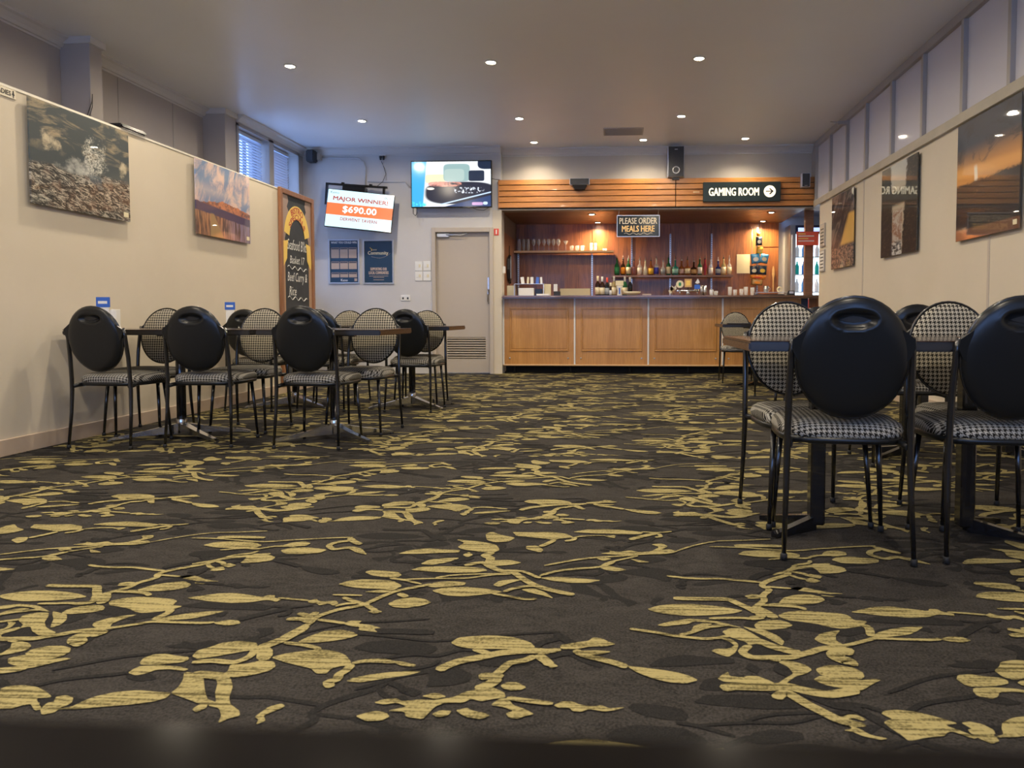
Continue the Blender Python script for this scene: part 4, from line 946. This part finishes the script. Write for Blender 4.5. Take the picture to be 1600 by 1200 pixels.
t = thing('wall_outlet', 'white double power outlet on the back wall below the switches', 'power outlet', (-3.105, YB, 1.10)); Bx(-.07, .07, -.012, 0, -.042, .042, bev=.003).make('plate', 'white', t)
for s in (-1, 1): Bx(s*.035-.012, s*.035+.012, -.0135, -.012, -.02, .01).make('socket', 'black', t)
# ------------------------------------------------------------------ speakers over the bar
t = thing('tall_speaker', 'tall black speaker with a round port over the bar', 'speaker', (.785, 10.12, 2.78))
Bx(-.115, .115, -.03, .22, 0, .43, bev=.008).make('cabinet', 'alu', t); Bx(-.107, .107, -.042, -.028, .008, .422, bev=.004).make('front_grille', 'grey_speaker', t)
q = MB().tube([(.045*math.cos(R(a)), -.045, .095+.045*math.sin(R(a))) for a in range(0, 361, 15)], .008, 6, cap=False).make('port_ring', 'steel', t)
MB().prism([(.042*math.cos(R(a)), .095+.042*math.sin(R(a))) for a in range(0, 360, 20)], lambda u, v_, s: Vector((u, -.045+(.003 if s else 0), v_))).make('port', 'black', t)
Bx(-.022, .022, -.046, -.042, .375, .387, bev=.002).make('badge', 'steel', t)
Bx(-.05, .05, .0, .2, -.03, .0).make('mount', 'black', t)
t = thing('centre_speaker', 'small flat grey speaker fixed on the timber fascia', 'speaker', (-.565, 10.05, 2.64)); Bx(-.14, .14, 0, .09, .04, .13, bev=.004).make('cabinet', 'alu', t); Bx(-.132, .132, -.01, .002, .046, .124, bev=.003).make('front_grille', 'grey_speaker', t)
MB().prism([(-.10, .04), (.10, .04), (.07, -.02), (-.07, -.02)], lambda u, v_, s: Vector((u, .09 if s else .01, v_))).make('bracket', 'darkgap', t)
t = thing('end_speaker', 'small black speaker at the right end of the fascia', 'speaker', (2.57, 10.06, 2.62)); Bx(-.058, .058, 0, .09, 0, .19, bev=.004).make('cabinet', 'alu', t); Bx(-.05, .05, -.01, .002, .007, .183, bev=.003).make('front_grille', 'grey_speaker', t)
Bx(-.02, .02, -.0115, -.01, .015, .02).make('badge', 'steel', t)
# ------------------------------------------------------------------ signs
M['sign_face'] = mk('dark_green_sign', (.018, .030, .026), .35); M['sign_glow'] = mk('backlit_letter', (.8, .75, .6), .4, emit=(1, .88, .62), es=.95)
t = thing('gaming_room_sign', 'dark backlit sign reading GAMING ROOM with an arrow', 'sign', (1.70, 10.10, 2.435))
Bx(-.535, .535, 0, .05, 0, .272, bev=.004).make('sign_box', 'sign_face', t)
text('letters_gaming_room', 'GAMING ROOM', 'sign_glow', t, faceY(-.11, -.002, .135), w=.69, h=.108, bold=.03)
MB().prism([(.385+.082*math.cos(R(a)), .137+.082*math.sin(R(a))) for a in range(0, 360, 15)], lambda u, v_, s: Vector((u, .002 if s else -.002, v_))).make('arrow_disc', 'sign_glow', t)
MB().prism([(.33, .131), (.405, .131), (.375, .101), (.388, .092), (.438, .137), (.388, .182), (.375, .173), (.405, .143), (.33, .143)], lambda u, v_, s: Vector((u, -.002 if s else -.005, v_))).make('arrow_symbol', 'black', t)
M['letter_cream'] = mk('letter_cream', (.62, .52, .36), .4); M['letter_gold'] = mk('letter_gold', (.85, .55, .20), .4); M['sign_black'] = mk('sign_black', (.02, .023, .02), .12)
t = thing('meals_sign', 'hanging black sign reading PLEASE ORDER MEALS HERE', 'sign', (.262, 10.17, 1.96))
Bx(-.303, .303, 0, .02, 0, .305, bev=.003).make('sign_board', 'sign_black', t)
b = MB(); b.box(-.303, .303, -.006, .002, 0, .008).box(-.303, .303, -.006, .002, .297, .305).box(-.303, -.295, -.006, .002, .008, .297).box(.295, .303, -.006, .002, .008, .297); b.make('edge_strip', 'alu', t)
text('letters_please_order', 'PLEASE ORDER', 'letter_cream', t, faceY(0, -.002, .225), w=.53, h=.085, bold=.02); text('letters_meals_here', 'MEALS HERE', 'letter_gold', t, faceY(0, -.002, .115), w=.46, h=.085, bold=.03)
b = MB(); b.tube([(-.2+.4*k/40, -.002, .045+.010*math.sin(k*.62)*(1 if k < 20 else -1)) for k in range(41)], .003, 4); b.make('scroll_flourish', 'letter_cream', t)
for x_ in (-.28, .28): MB().tube([(x_, .01, .300), (x_+.01, .03, .395)], .002, 4).make('hanging_chain', 'alu', t)
M['red_or'] = mk('orange_red_card', (.70, .10, .05), .4)
t = thing('counter_notice', 'orange-red notice board with white lines on the wooden post', 'sign', (2.665, 10.30, 1.84)); Bx(-.155, .155, 0, .01, 0, .195, bev=.004).make('board', 'red_or', t)
for k, (w_, z_) in enumerate(((.10, .155), (.22, .125), (.14, .09), (.22, .055))): Bx(-.13, -.13+w_, -.002, .001, z_, z_+.014).make('printed_line', 'white' if k % 2 else 'banner', t)
t = tag(MB().box(2.655, 2.775, 10.40, 10.47, CT, 2.49, bev=.004).make('timber_post', 'wood_soffit'), 'brown timber post standing on the right end of the counter', 'post')
# ------------------------------------------------------------------ fridge
fg = thing('drinks_fridge', 'glass-door drinks fridge glowing white beyond the right end of the bar', 'fridge', (3.15, 11.6, 0))
b = MB(); b.box(-.42, .50, .02, .38, 2.15, 2.30).box(-.42, -.34, .0, .38, 0, 2.15).box(.42, .50, .0, .38, 0, 2.15).box(-.34, .42, .36, .38, 0, 2.15).box(-.34, .42, 0, .38, 0, .12); b.make('cabinet', 'steel', fg)
Bx(-.34, .42, .345, .358, .12, 2.15).make('light_panel', mk('fridge_light', (.9, .95, 1), .5, emit=(.70, .88, 1.0), es=2.2), fg)
Bx(-.34, .42, .0, .03, 2.16, 2.29).make('header', mk('fridge_header', (.02, .03, .08), .3), fg)
Bx(-.30, .10, -.003, .0, 2.19, 2.25).make('header_light', mk('fridge_header_light', (.6, .6, .9), .3, emit=(.45, .6, 1), es=1.2), fg)
b = MB(); b.box(-.40, -.34, -.03, 0, .1, 2.14, bev=.004).box(.42, .46, -.03, 0, .1, 2.14, bev=.004); b.make('door_frame', 'alu', fg)
for k, z_ in enumerate((.95, 1.22, 1.50, 1.78)): Bx(-.34, .42, .05, .34, z_, z_+.012).make('wire_shelf', 'alu', fg)
BOTC = [mk('drink_%d' % k, c_, .25, emit=c_, es=.25) for k, c_ in enumerate(((.02, .45, .42), (.75, .05, .28), (.05, .20, .65), (.75, .8, .85), (.6, .1, .06), (.1, .3, .7)))]  # faint glow put into the drinks themselves for the lit fridge look
for r_, z_ in enumerate((.962, 1.232, 1.512, 1.792)):
    for k in range(7):
        x_ = -.28+k*.105
        o = MB().lathe([(.0, 0), (.032, .0), (.033, .13), (.012, .18), (.012, .21), (0, .21)], n=10).make('drink_bottle', BOTC[(k*2+r_*3) % 6]); o.location = (3.15+x_, 11.72, z_)
        tag(o, 'drink bottle on fridge shelf %s, %s' % (('just above counter height', 'second from counter height', 'third from counter height', 'top')[r_], ('at the left end', 'second from the left', 'third from the left', 'in the middle', 'third from the right', 'second from the right', 'at the right end')[k]), 'bottle', 'bottles inside the drinks fridge')
# ------------------------------------------------------------------ bottles, glasses and bar items
def gl(name, c_):
    m = mk(name, c_, .04, spec=.9); bs(m).inputs['Alpha'].default_value = .30; return m
GM = {'green': mk('green_glass', (.01, .10, .035), .06), 'brown': mk('brown_glass', (.035, .012, .005), .06), 'clear': gl('clear_glass', (.9, .9, .88)), 'pink': mk('pink_glass', (.42, .17, .15), .1, trans=.5), 'cream': mk('cream_glass', (.70, .66, .52), .2),
      'amber': mk('amber_glass', (.30, .09, .02), .06, trans=.3), 'teal': mk('teal_glass', (.01, .16, .14), .06), 'blue': mk('blue_glass', (.02, .03, .16), .06), 'red': mk('red_glass', (.35, .03, .06), .08), 'straw': mk('straw_glass', (.50, .40, .18), .08, trans=.4), 'black': mk('black_glass', (.008, .008, .01), .06)}
LM = {'green': mk('label_green', (.02, .22, .08), .5), 'orange': mk('label_orange', (.85, .30, .02), .5), 'cream': mk('label_cream', (.68, .60, .40), .5), 'white': mk('label_white', (.72, .70, .66), .5), 'yellow': mk('label_yellow', (.80, .52, .05), .5), 'blue': mk('label_blue', (.04, .05, .42), .5), 'teal': mk('label_teal', (.25, .50, .45), .5), 'tan': mk('label_tan', (.55, .33, .13), .5), 'grey': mk('label_grey', (.30, .33, .36), .5), 'pinkw': mk('label_pink', (.62, .42, .38), .5)}
def bottle(px, Y, z0_, h, r, glass, label, lab, group, shape=0, lz=(.15, .48), pour=True, cap='black'):
    pos = onY(px, 430, Y); t = thing('spirit_bottle' if pour else 'wine_bottle', lab, 'bottle', (pos.x, Y, z0_), group=group)
    if shape == 0: pr = [(0, 0), (r, .002), (r, h*.58), (r*.8, h*.66), (r*.38, h*.74), (.013, h*.80), (.013, h)]
    elif shape == 1: pr = [(0, 0), (r*1.08, .002), (r*1.1, h*.50), (r*.95, h*.57), (.016, h*.62), (.013, h*.9), (.013, h)]
    elif shape == 2: pr = [(0, 0), (r*.9, .002), (r*1.05, h*.25), (r*.75, h*.5), (r*.45, h*.65), (.014, h*.78), (.014, h)]
    else: pr = [(0, 0), (r*.75, .002), (r*.4, h*.12), (r*.5, h*.3), (r*.95, h*.5), (r*.8, h*.62), (.014, h*.75), (.013, h)]
    MB().lathe(pr+[(0, h)], n=14).make('glass_body', GM[glass], t)
    rr_ = r*(1.11 if shape == 1 else 1.03 if shape == 0 else .98)
    if label: MB().lathe([(rr_, h*lz[0]), (rr_+.0008, h*lz[0]), (rr_+.0008, h*lz[1]), (rr_, h*lz[1])], n=14).make('paper_label', LM[label], t)
    if pour: MB().lathe([(0, h), (.014, h), (.014, h+.016), (.005, h+.02), (.0035, h+.062), (0, h+.062)], n=8, mis=None).make('pourer', 'steel' if cap == 'steel' else 'black', t)
    else: MB().lathe([(.0145, h*.76), (.0155, h*.77), (.0155, h+.003), (0, h+.003)], n=10).make('capsule', {'white': 'white', 'red': 'red', 'grey': 'frame_grey', 'cream': 'cream'}[cap], t)
    return t
SP = [(964, .30, .040, 'green', 'green', 'dark green bottle at the left end of the spirit shelf', 0), (973.5, .30, .035, 'brown', 'orange', 'brown bottle with an orange label on the spirit shelf', 0), (982, .30, .037, 'green', 'cream', 'green bottle with a cream label, third on the spirit shelf', 0),
      (990.5, .275, .043, 'pink', None, 'pinkish bottle without label on the spirit shelf', 1), (999.5, .28, .040, 'clear', 'white', 'clear bottle with a pale label left of the white bottle', 0), (1008.4, .27, .042, 'cream', None, 'opaque creamy white bottle on the spirit shelf', 2),
      (1017, .265, .038, 'amber', 'yellow', 'amber bottle with a bright yellow label', 0), (1025.5, .29, .038, 'clear', 'blue', 'clear bottle with a blue label', 0), (1036, .255, .036, 'clear', 'grey', 'short clear bottle with a grey label', 1), (1044.5, .31, .037, 'green', 'cream', 'tall dark green bottle with a large cream label', 0),
      (1055, .275, .047, 'teal', 'teal', 'wide teal bottle beside the middle shelf track', 1), (1065, .27, .040, 'amber', 'pinkw', 'amber bottle with a pinkish label', 1), (1074, .28, .040, 'amber', 'cream', 'amber bottle with a cream label right of the pinkish-labelled one', 1), (1084, .25, .045, 'brown', 'tan', 'squat brown bottle with a tan label', 1),
      (1093.4, .29, .037, 'green', 'white', 'dark green bottle with a white label', 0), (1101.5, .29, .036, 'red', None, 'red waisted bottle on a narrow foot', 3), (1110.5, .27, .036, 'clear', 'white', 'clear bottle with a tall white label near the right shelf track', 0), (1122, .265, .040, 'blue', 'grey', 'dark blue bottle with a grey label', 1),
      (1130.4, .30, .037, 'straw', 'cream', 'straw coloured bottle, second from the right end of the spirit shelf', 0), (1139.3, .295, .037, 'clear', 'cream', 'bottle at the right end of the spirit shelf', 0)]
for k, (px, h, r, g, l, lab, shp) in enumerate(SP):
    bottle(px, 11.70+.02*(k % 2), 1.502, h-.03, r, g, l, lab, 'spirit bottles on the bar shelf', shp, (.10, .50) if shp != 1 else (.12, .44), True, 'steel' if k % 3 else 'black')
for (px, h, r, g, l, cap, lab) in ((934, .30, .038, 'brown', 'cream', 'cream', 'leftmost wine bottle on the counter, pale capsule'), (941, .29, .038, 'brown', 'cream', 'white', 'second wine bottle on the counter, white capsule'), (948.7, .275, .034, 'black', 'grey', 'red', 'wine bottle with a red capsule'), (954.2, .20, .022, 'brown', 'white', 'cream', 'small slim bottle right of the red-capped one'),
                                   (959.4, .295, .036, 'straw', 'cream', 'grey', 'wine bottle left of the white table font'), (976.4, .295, .038, 'green', 'cream', 'grey', 'wine bottle right of the white table font'), (984.7, .285, .034, 'black', None, 'grey', 'dark wine bottle behind the white bowl')):
    bottle(px, 10.62 if px != 976.4 else 10.66, CT, h, r, g, l, lab, 'wine bottles on the counter', 0, (.10, .45), False, cap)
gobj = None
def glass(px, Y, z0_, h, r, lab, kind=0, group='glasses on the upper shelf'):
    if kind == 0: pr = [(0, 0), (r*.8, 0), (r*.75, .003), (.004, .008), (.0035, h*.45), (r*.6, h*.52), (r, h*.72), (r*.78, h), (r*.74, h), (r*.95, h*.72), (r*.5, h*.54), (0, h*.50)]
    elif kind == 1: pr = [(0, 0), (r*.8, 0), (r, h), (r*.94, h), (r*.74, .008), (0, .008)]
    else: pr = [(0, 0), (r*.7, 0), (r*.7, .003), (.004, .008), (.0035, h*.6), (r*1.2, h), (r*1.15, h), (0, h*.63)]
    pos = onY(px, 400, Y); o = MB().lathe(pr, n=14).make('drinking_glass', GM['clear']); o.location = (pos.x, Y, z0_); return tag(o, lab, 'glass', group)
ordn = ['leftmost', 'second', 'third', 'fourth', 'fifth', 'sixth', 'seventh', 'eighth', 'ninth', 'tenth']
for k, px in enumerate((811.5, 818.5, 825.5)): glass(px, 11.75, 1.908, .20, .034, ordn[k]+' tall tumbler at the left end of the glass shelf', 1)
for k, px in enumerate((834, 842, 850, 857.5, 865, 872.5)): glass(px, 11.75, 1.908, .20, .036, ordn[k]+' wine glass from the left on the glass shelf', 0)
glass(884, 11.75, 1.908, .17, .038, 'cocktail glass with a wide bowl on the glass shelf', 2)
for k, px in enumerate((893.5, 902, 910)): glass(px, 11.75, 1.908, .09, .036, ordn[k]+' short tumbler on the glass shelf', 1)
for k, (px, z_) in enumerate(((924, 1.908), (930.5, 1.908), (924, 1.974), (930.5, 1.974))): glass(px, 11.75, z_, .065, .026, ('lower left', 'lower right', 'upper left', 'upper right')[k]+' small glass of the bright stacked four', 1)
glass(945, 11.75, 1.908, .04, .04, 'small low dish at the right end of the glass shelf', 1)
for k, (px, h) in enumerate(((1112, .09), (1119, .07), (1141, .13), (1149, .09), (1159, .10), (1166, .13), (1176, .12))): glass(px, 10.45, CT, h, .032, ordn[k]+' clear glass from the left on the right half of the counter', 1, 'glasses on the counter')
def item(name, lab, cat, px, Y, z_=CT): pos = onY(px, 440, Y); return thing(name, lab, cat, (pos.x, Y, z_))
t = item('beer_font', 'chrome beer font with round, square and white-topped tap badges', 'beer tap', 1075, 10.45)
MB().lathe([(.03, 0), (.028, .05), (.022, .07)], n=12).tube([(-.16, 0, .075), (.16, 0, .075)], .018, 10).make('font_body', 'chrome', t)
for q, (x_, ) in enumerate(((-.12,), (0,), (.13,))): MB().tube([(x_, -.03, .075), (x_, -.05, .05), (x_, -.05, .02)], .008, 6).make('spout', 'chrome', t); MB().tube([(x_, -.01, .08), (x_, -.02, .14)], .006, 6).make('tap_lever', 'black', t)
MB().prism([(-.12+.055*math.cos(R(a)), .17+.055*math.sin(R(a))) for a in range(0, 360, 20)], lambda u, v_, s: Vector((u, -.02 if s else -.032, v_))).make('round_badge', 'cream', t)
MB().prism([(-.12+.02*math.cos(R(a)), .17+.028*math.sin(R(a))) for a in range(0, 360, 30)], lambda u, v_, s: Vector((u, -.032 if s else -.034, v_))).make('badge_emblem', LM['green'], t)
Bx(-.052, .052, -.032, -.02, .125, .245, bev=.003).make('square_badge', LM['tan'], t); Bx(-.03, .03, -.034, -.032, .15, .22).make('badge_print', 'banner', t)
MB().prism([(.09, .10), (.17, .10), (.175, .15), (.15, .165), (.09, .16)], lambda u, v_, s: Vector((u, -.02 if s else -.05, v_))).make('dark_badge', 'blue', t)
MB().prism([(.10, .19), (.14, .25), (.155, .22), (.17, .19), (.13, .175)], lambda u, v_, s: Vector((u, -.02 if s else -.032, v_))).make('white_fin', 'white', t)
t = item('gold_ornament', 'gold leafy ornament left of the beer font', 'ornament', 1050, 10.5)
for k in range(7): MB().prism([(0, 0), (.02, .03), (.012, .08), (-.01, .05)], lambda u, v_, s, k=k: Vector((math.cos(k*.9)*u*2-.03+k*.012, .01*s, .03+abs(math.sin(k*1.3))*.05+v_))).make('leaf', LM['tan' if k % 2 else 'cream'], t)
MB().lathe([(.03, 0), (.03, .01), (.006, .015), (.005, .05)], n=10).make('stand', 'steel', t)
for k, px in enumerate((1096.5, 1101.5)): o = MB().lathe([(0, 0), (.022, 0), (.023, .15), (.020, .15), (.020, .01), (0, .01)], n=14).make('steel_cup', 'steel'); pos = onY(px, 440, 10.45); o.location = (pos.x, 10.45, CT); tag(o, ('left', 'right')[k]+' one of two tall steel cups beside the beer font', 'cup', 'tall steel cups')
t = item('table_font', 'white goblet-shaped display stand between the wine bottles', 'display stand', 968, 10.5)
MB().lathe([(.04, 0), (.035, .02), (.03, .08), (.05, .14), (.052, .15), (0, .15)], n=14).make('body', 'white', t); Bx(-.058, .058, -.03, .03, .155, .225, bev=.004).make('head', 'cream', t); Bx(-.01, .01, -.05, -.045, .03, .12).make('blue_mark', 'blue', t)
t = item('serving_bowl', 'shallow white bowl on the counter beside the wine bottles', 'bowl', 988, 10.4); MB().lathe([(0, 0), (.05, 0), (.11, .035), (.125, .06), (.118, .06), (.10, .038), (.04, .010), (0, .010)], n=24).make('dish', 'cream', t); MB().lathe([(0, .02), (.08, .03), (.06, .05), (0, .055)], n=16).make('contents', LM['yellow'], t)
tag(Bx(*[.33, .46], 10.4, 10.46, CT, CT+.03, bev=.003).make('small_box', 'tan_panel'), 'small tan box right of the white bowl', 'box')
# left end of the counter: brochures
t = item('perspex_rack', 'clear shelf stand holding upright menu cards at the left end of the counter', 'card rack', 829, 10.45)
Bx(-.24, .20, -.05, .09, .175, .182).make('rack_shelf', 'alu', t)
for x_ in (-.235, .195): Bx(x_-.004, x_+.004, -.05, .09, 0, .18).make('rack_leg', 'alu', t)
for k, (px, w_, m_) in enumerate(((817, .05, 'white'), (824.5, .03, 'cream'), (831, .045, 'white'), (839, .045, 'blue'), (845.5, .03, 'white'))):
    pos = onY(px, 440, 10.42); o = Bx(-w_/2, w_/2, -.002, .002, 0, .10).make('menu_card', m_); o.location = (pos.x, 10.42+k*.008, CT+.183); o.rotation_euler = (R(-10), R((-8, 3, -2, 5, -4)[k]), 0); tag(o, ('leftmost white card standing in the clear rack', 'thin cream card second in the clear rack', 'white card in the middle of the clear rack', 'blue card in the clear rack', 'thin white card at the right of the clear rack')[k], 'card')
for nm, lab, px0, px1, zz, hh, m_ in (('white_carton', 'white carton under the card rack', 810, 834, 0, .12, 'white'), ('navy_box', 'navy box beside the white carton under the rack', 836, 847, 0, .11, 'navy'), ('card_box', 'pale upright box right of the card rack', 848.5, 860, .03, .15, 'cream'), ('paper_stack', 'low stack of white paper below the pale box', 838, 858, 0, .03, 'white'),
                                   ('number_card', 'white table number card near the black till box', 865, 871, .07, .11, 'white'), ('till_box', 'small black box on the counter left of the cream splashback', 865, 875, 0, .07, 'black'), ('cream_folder', 'cream folder leaning at the far left end of the counter', 792, 806, 0, .16, 'cream')):
    y_ = {'paper_stack': 10.30, 'till_box': 10.40, 'number_card': 10.52, 'navy_box': 10.50, 'card_box': 10.52, 'white_carton': 10.42, 'cream_folder': 10.55}[nm]
    a, b_ = onY(px0, 440, y_).x, onY(px1, 440, y_).x; dp = {'number_card': .01, 'cream_folder': .02, 'paper_stack': .1}.get(nm, .09)
    tag(Bx(a, b_, y_, y_+dp, CT+(0 if nm in ('card_box', 'number_card') else zz), CT+zz+hh, bev=.003).make(nm, m_), lab, 'box' if 'box' in nm or 'carton' in nm else 'stationery')
tag(Bx(-1.0, -.49, 11.90, 11.925, 1.0, 1.30, bev=.002).make('splashback', 'cream'), 'cream splashback panel low on the bar back wall', 'panel')
tag(Bx(1.935, 2.15, 11.92, 11.926, 1.545, 1.86).make('paper_sheet', 'cream'), 'blank cream sheet pinned left of the snack packets', 'paper')
# hanging item and switch at left
t = thing('hanging_bag', 'black and grey bag hanging on the left side of the bar recess', 'bag', (-1.70, 10.95, 1.30))
MB().prism([(-.03, .10), (.03, .04), (.07, .12), (.06, .40), (.02, .48), (-.04, .42), (-.06, .25)], lambda u, v_, s: Vector((.02*(1 if s else -1), u*1.6, v_))).make('bag_body', 'black', t)
MB().prism([(-.02, .12), (.02, .12), (.03, .40), (-.01, .46)], lambda u, v_, s: Vector((.025 if s else .02, u, v_))).make('grey_panel', 'alu', t); MB().tube([(0, 0, .47), (0, .0, .62)], .006, 6).tube([(0, -.02, .1), (0, -.03, -.1)], .006, 6).make('strap', 'black', t)
struct('trim_recess_panel', MB().box(-1.745, -1.735, 10.5, 11.9, 1.0, 2.1), 'wood_frame')
t = tag(Bx(-1.735, -1.665, 10.335, 10.345, 1.46, 1.56, bev=.003).make('recess_switch', 'white'), 'small white switch at the left jamb of the bar recess', 'light switch')
# right end of the counter
t = item('drip_tray', 'long black drip tray on the right half of the counter', 'tray', 1202, 10.4); Bx(-.21, .21, -.05, .08, 0, .02, bev=.004).make('tray', 'black', t); Bx(-.20, .24, -.04, .07, .045, .051).make('wire_grid', 'alu', t); 
for x_ in (-.19, .23): Bx(x_-.003, x_+.003, -.03, .06, .02, .046).make('rack_leg', 'alu', t)
t = item('steel_jug', 'short steel jug standing on the drip tray', 'jug', 1197, 10.42, CT+.051); MB().lathe([(0, 0), (.034, 0), (.036, .09), (.032, .09), (.030, .01), (0, .01)], n=16).make('cup_body', 'steel', t); MB().tube([(.034, 0, .075), (.06, 0, .06), (.055, 0, .03), (.034, 0, .02)], .004, 6).make('handle', 'steel', t)
t = item('tape_roll', 'cream tape roll on the drip tray', 'tape', 1218, 10.42, CT+.051); MB().tube([(.03*math.cos(R(a)), 0, .04+.03*math.sin(R(a))) for a in range(0, 361, 20)], .011, 8, cap=False).make('roll', 'cream', t)
t = item('card_terminal', 'black card payment terminal near the timber post', 'card terminal', 1236, 10.38); MB().prism([(-.04, 0), (.05, 0), (.05, .03), (-.03, .07)], lambda u, v_, s: Vector((.045*(1 if s else -1), u, v_))).make('body', 'black', t); Bx(-.03, .03, -.045, -.035, .03, .06).make('display', 'alu', t)
t = tag(MB().prism([(-.008, 0), (.008, 0), (.010, .25), (.022, .30), (.018, .38), (.006, .44), (-.006, .44), (-.018, .38), (-.022, .30), (-.010, .25)], lambda u, v_, s: Vector((2.53+u, 11.90+(.012 if s else 0), 1.22+v_))).make('wooden_paddle', LM['tan']), 'slim wooden paddle hanging on the back wall left of the fridge', 'paddle')
# snack packets on a hanging strip
def packet(px, py, w_, h_, c1, c2, lab, rz=0, Y=11.72):
    pos = onY(px, py, Y); t = thing('snack_packet', lab, 'snack packet', tuple(pos), group='snack packets hanging behind the bar'); t.rotation_euler = (0, R(rz), 0)
    def f(u, v_): x_ = (u-.5)*w_; z_ = (v_-.5)*h_; return Vector((x_, -.028*(max(0, 1-(2*u-1)**2)*max(0, 1-(2*v_-1)**4))**.5, z_))
    b = MB(); b.grid(f, 8, 8); b.grid(lambda u, v_: f(u, v_)*1.0+Vector((0, -2*f(u, v_).y, 0)), 8, 8); bmesh.ops.remove_doubles(b.b, verts=b.b.verts, dist=.0005); b.make('foil_bag', c1, t)
    MB().prism([(w_*.3*math.cos(R(a)), h_*.22*math.sin(R(a))-h_*.08) for a in range(0, 360, 30)], lambda u, v_, s: Vector((u, -.030 if s else -.026, v_))).make('printed_spot', c2, t)
lb = mk('sky_blue_foil', (.08, .32, .62), .25); M['lb'] = lb
packet(1185, 366, .06, .06, LM['yellow'], LM['orange'], 'small yellow packet at the top of the snack strip'); packet(1186, 377, .10, .14, 'navy', LM['white'], 'navy packet below the small yellow one')
packet(1187, 391, .10, .11, LM['yellow'], LM['tan'], 'yellow packet in the middle of the snack strip', 8); packet(1180.5, 404, .15, .16, 'lb', LM['white'], 'left of the two light blue packets', -6); packet(1194, 404, .13, .15, 'lb', LM['cream'], 'right of the two light blue packets', 12, 11.68)
packet(1178, 422, .13, .14, 'navy', LM['cream'], 'left navy packet under the blue ones', -3); packet(1191, 422, .14, .15, 'navy', LM['yellow'], 'right navy packet under the blue ones', 4, 11.68)
packet(1184, 433, .24, .05, LM['orange'], 'red', 'flat red and orange packet row below the navy ones', 5); packet(1183, 441, .17, .09, LM['tan'], LM['orange'], 'brown orange packet at the bottom of the snack strip', 6)
tag(MB().tube([(2.16, 11.8, 1.35), (2.16, 11.8, 2.25), (2.16, 11.9, 2.30)], .006, 6).make('hanging_rack', 'steel'), 'thin metal strip the snack packets hang from', 'rack')
# small ceiling sensor
tag(MB().box(2.60, 2.71, 8.74, 8.80, 3.12, 3.165, bev=.004).tube([(2.60, 8.77, 3.155), (2.52, 8.77, 3.16)], .006, 6).make('motion_sensor', 'frame_grey'), 'small grey sensor on the head of the clerestory', 'sensor')
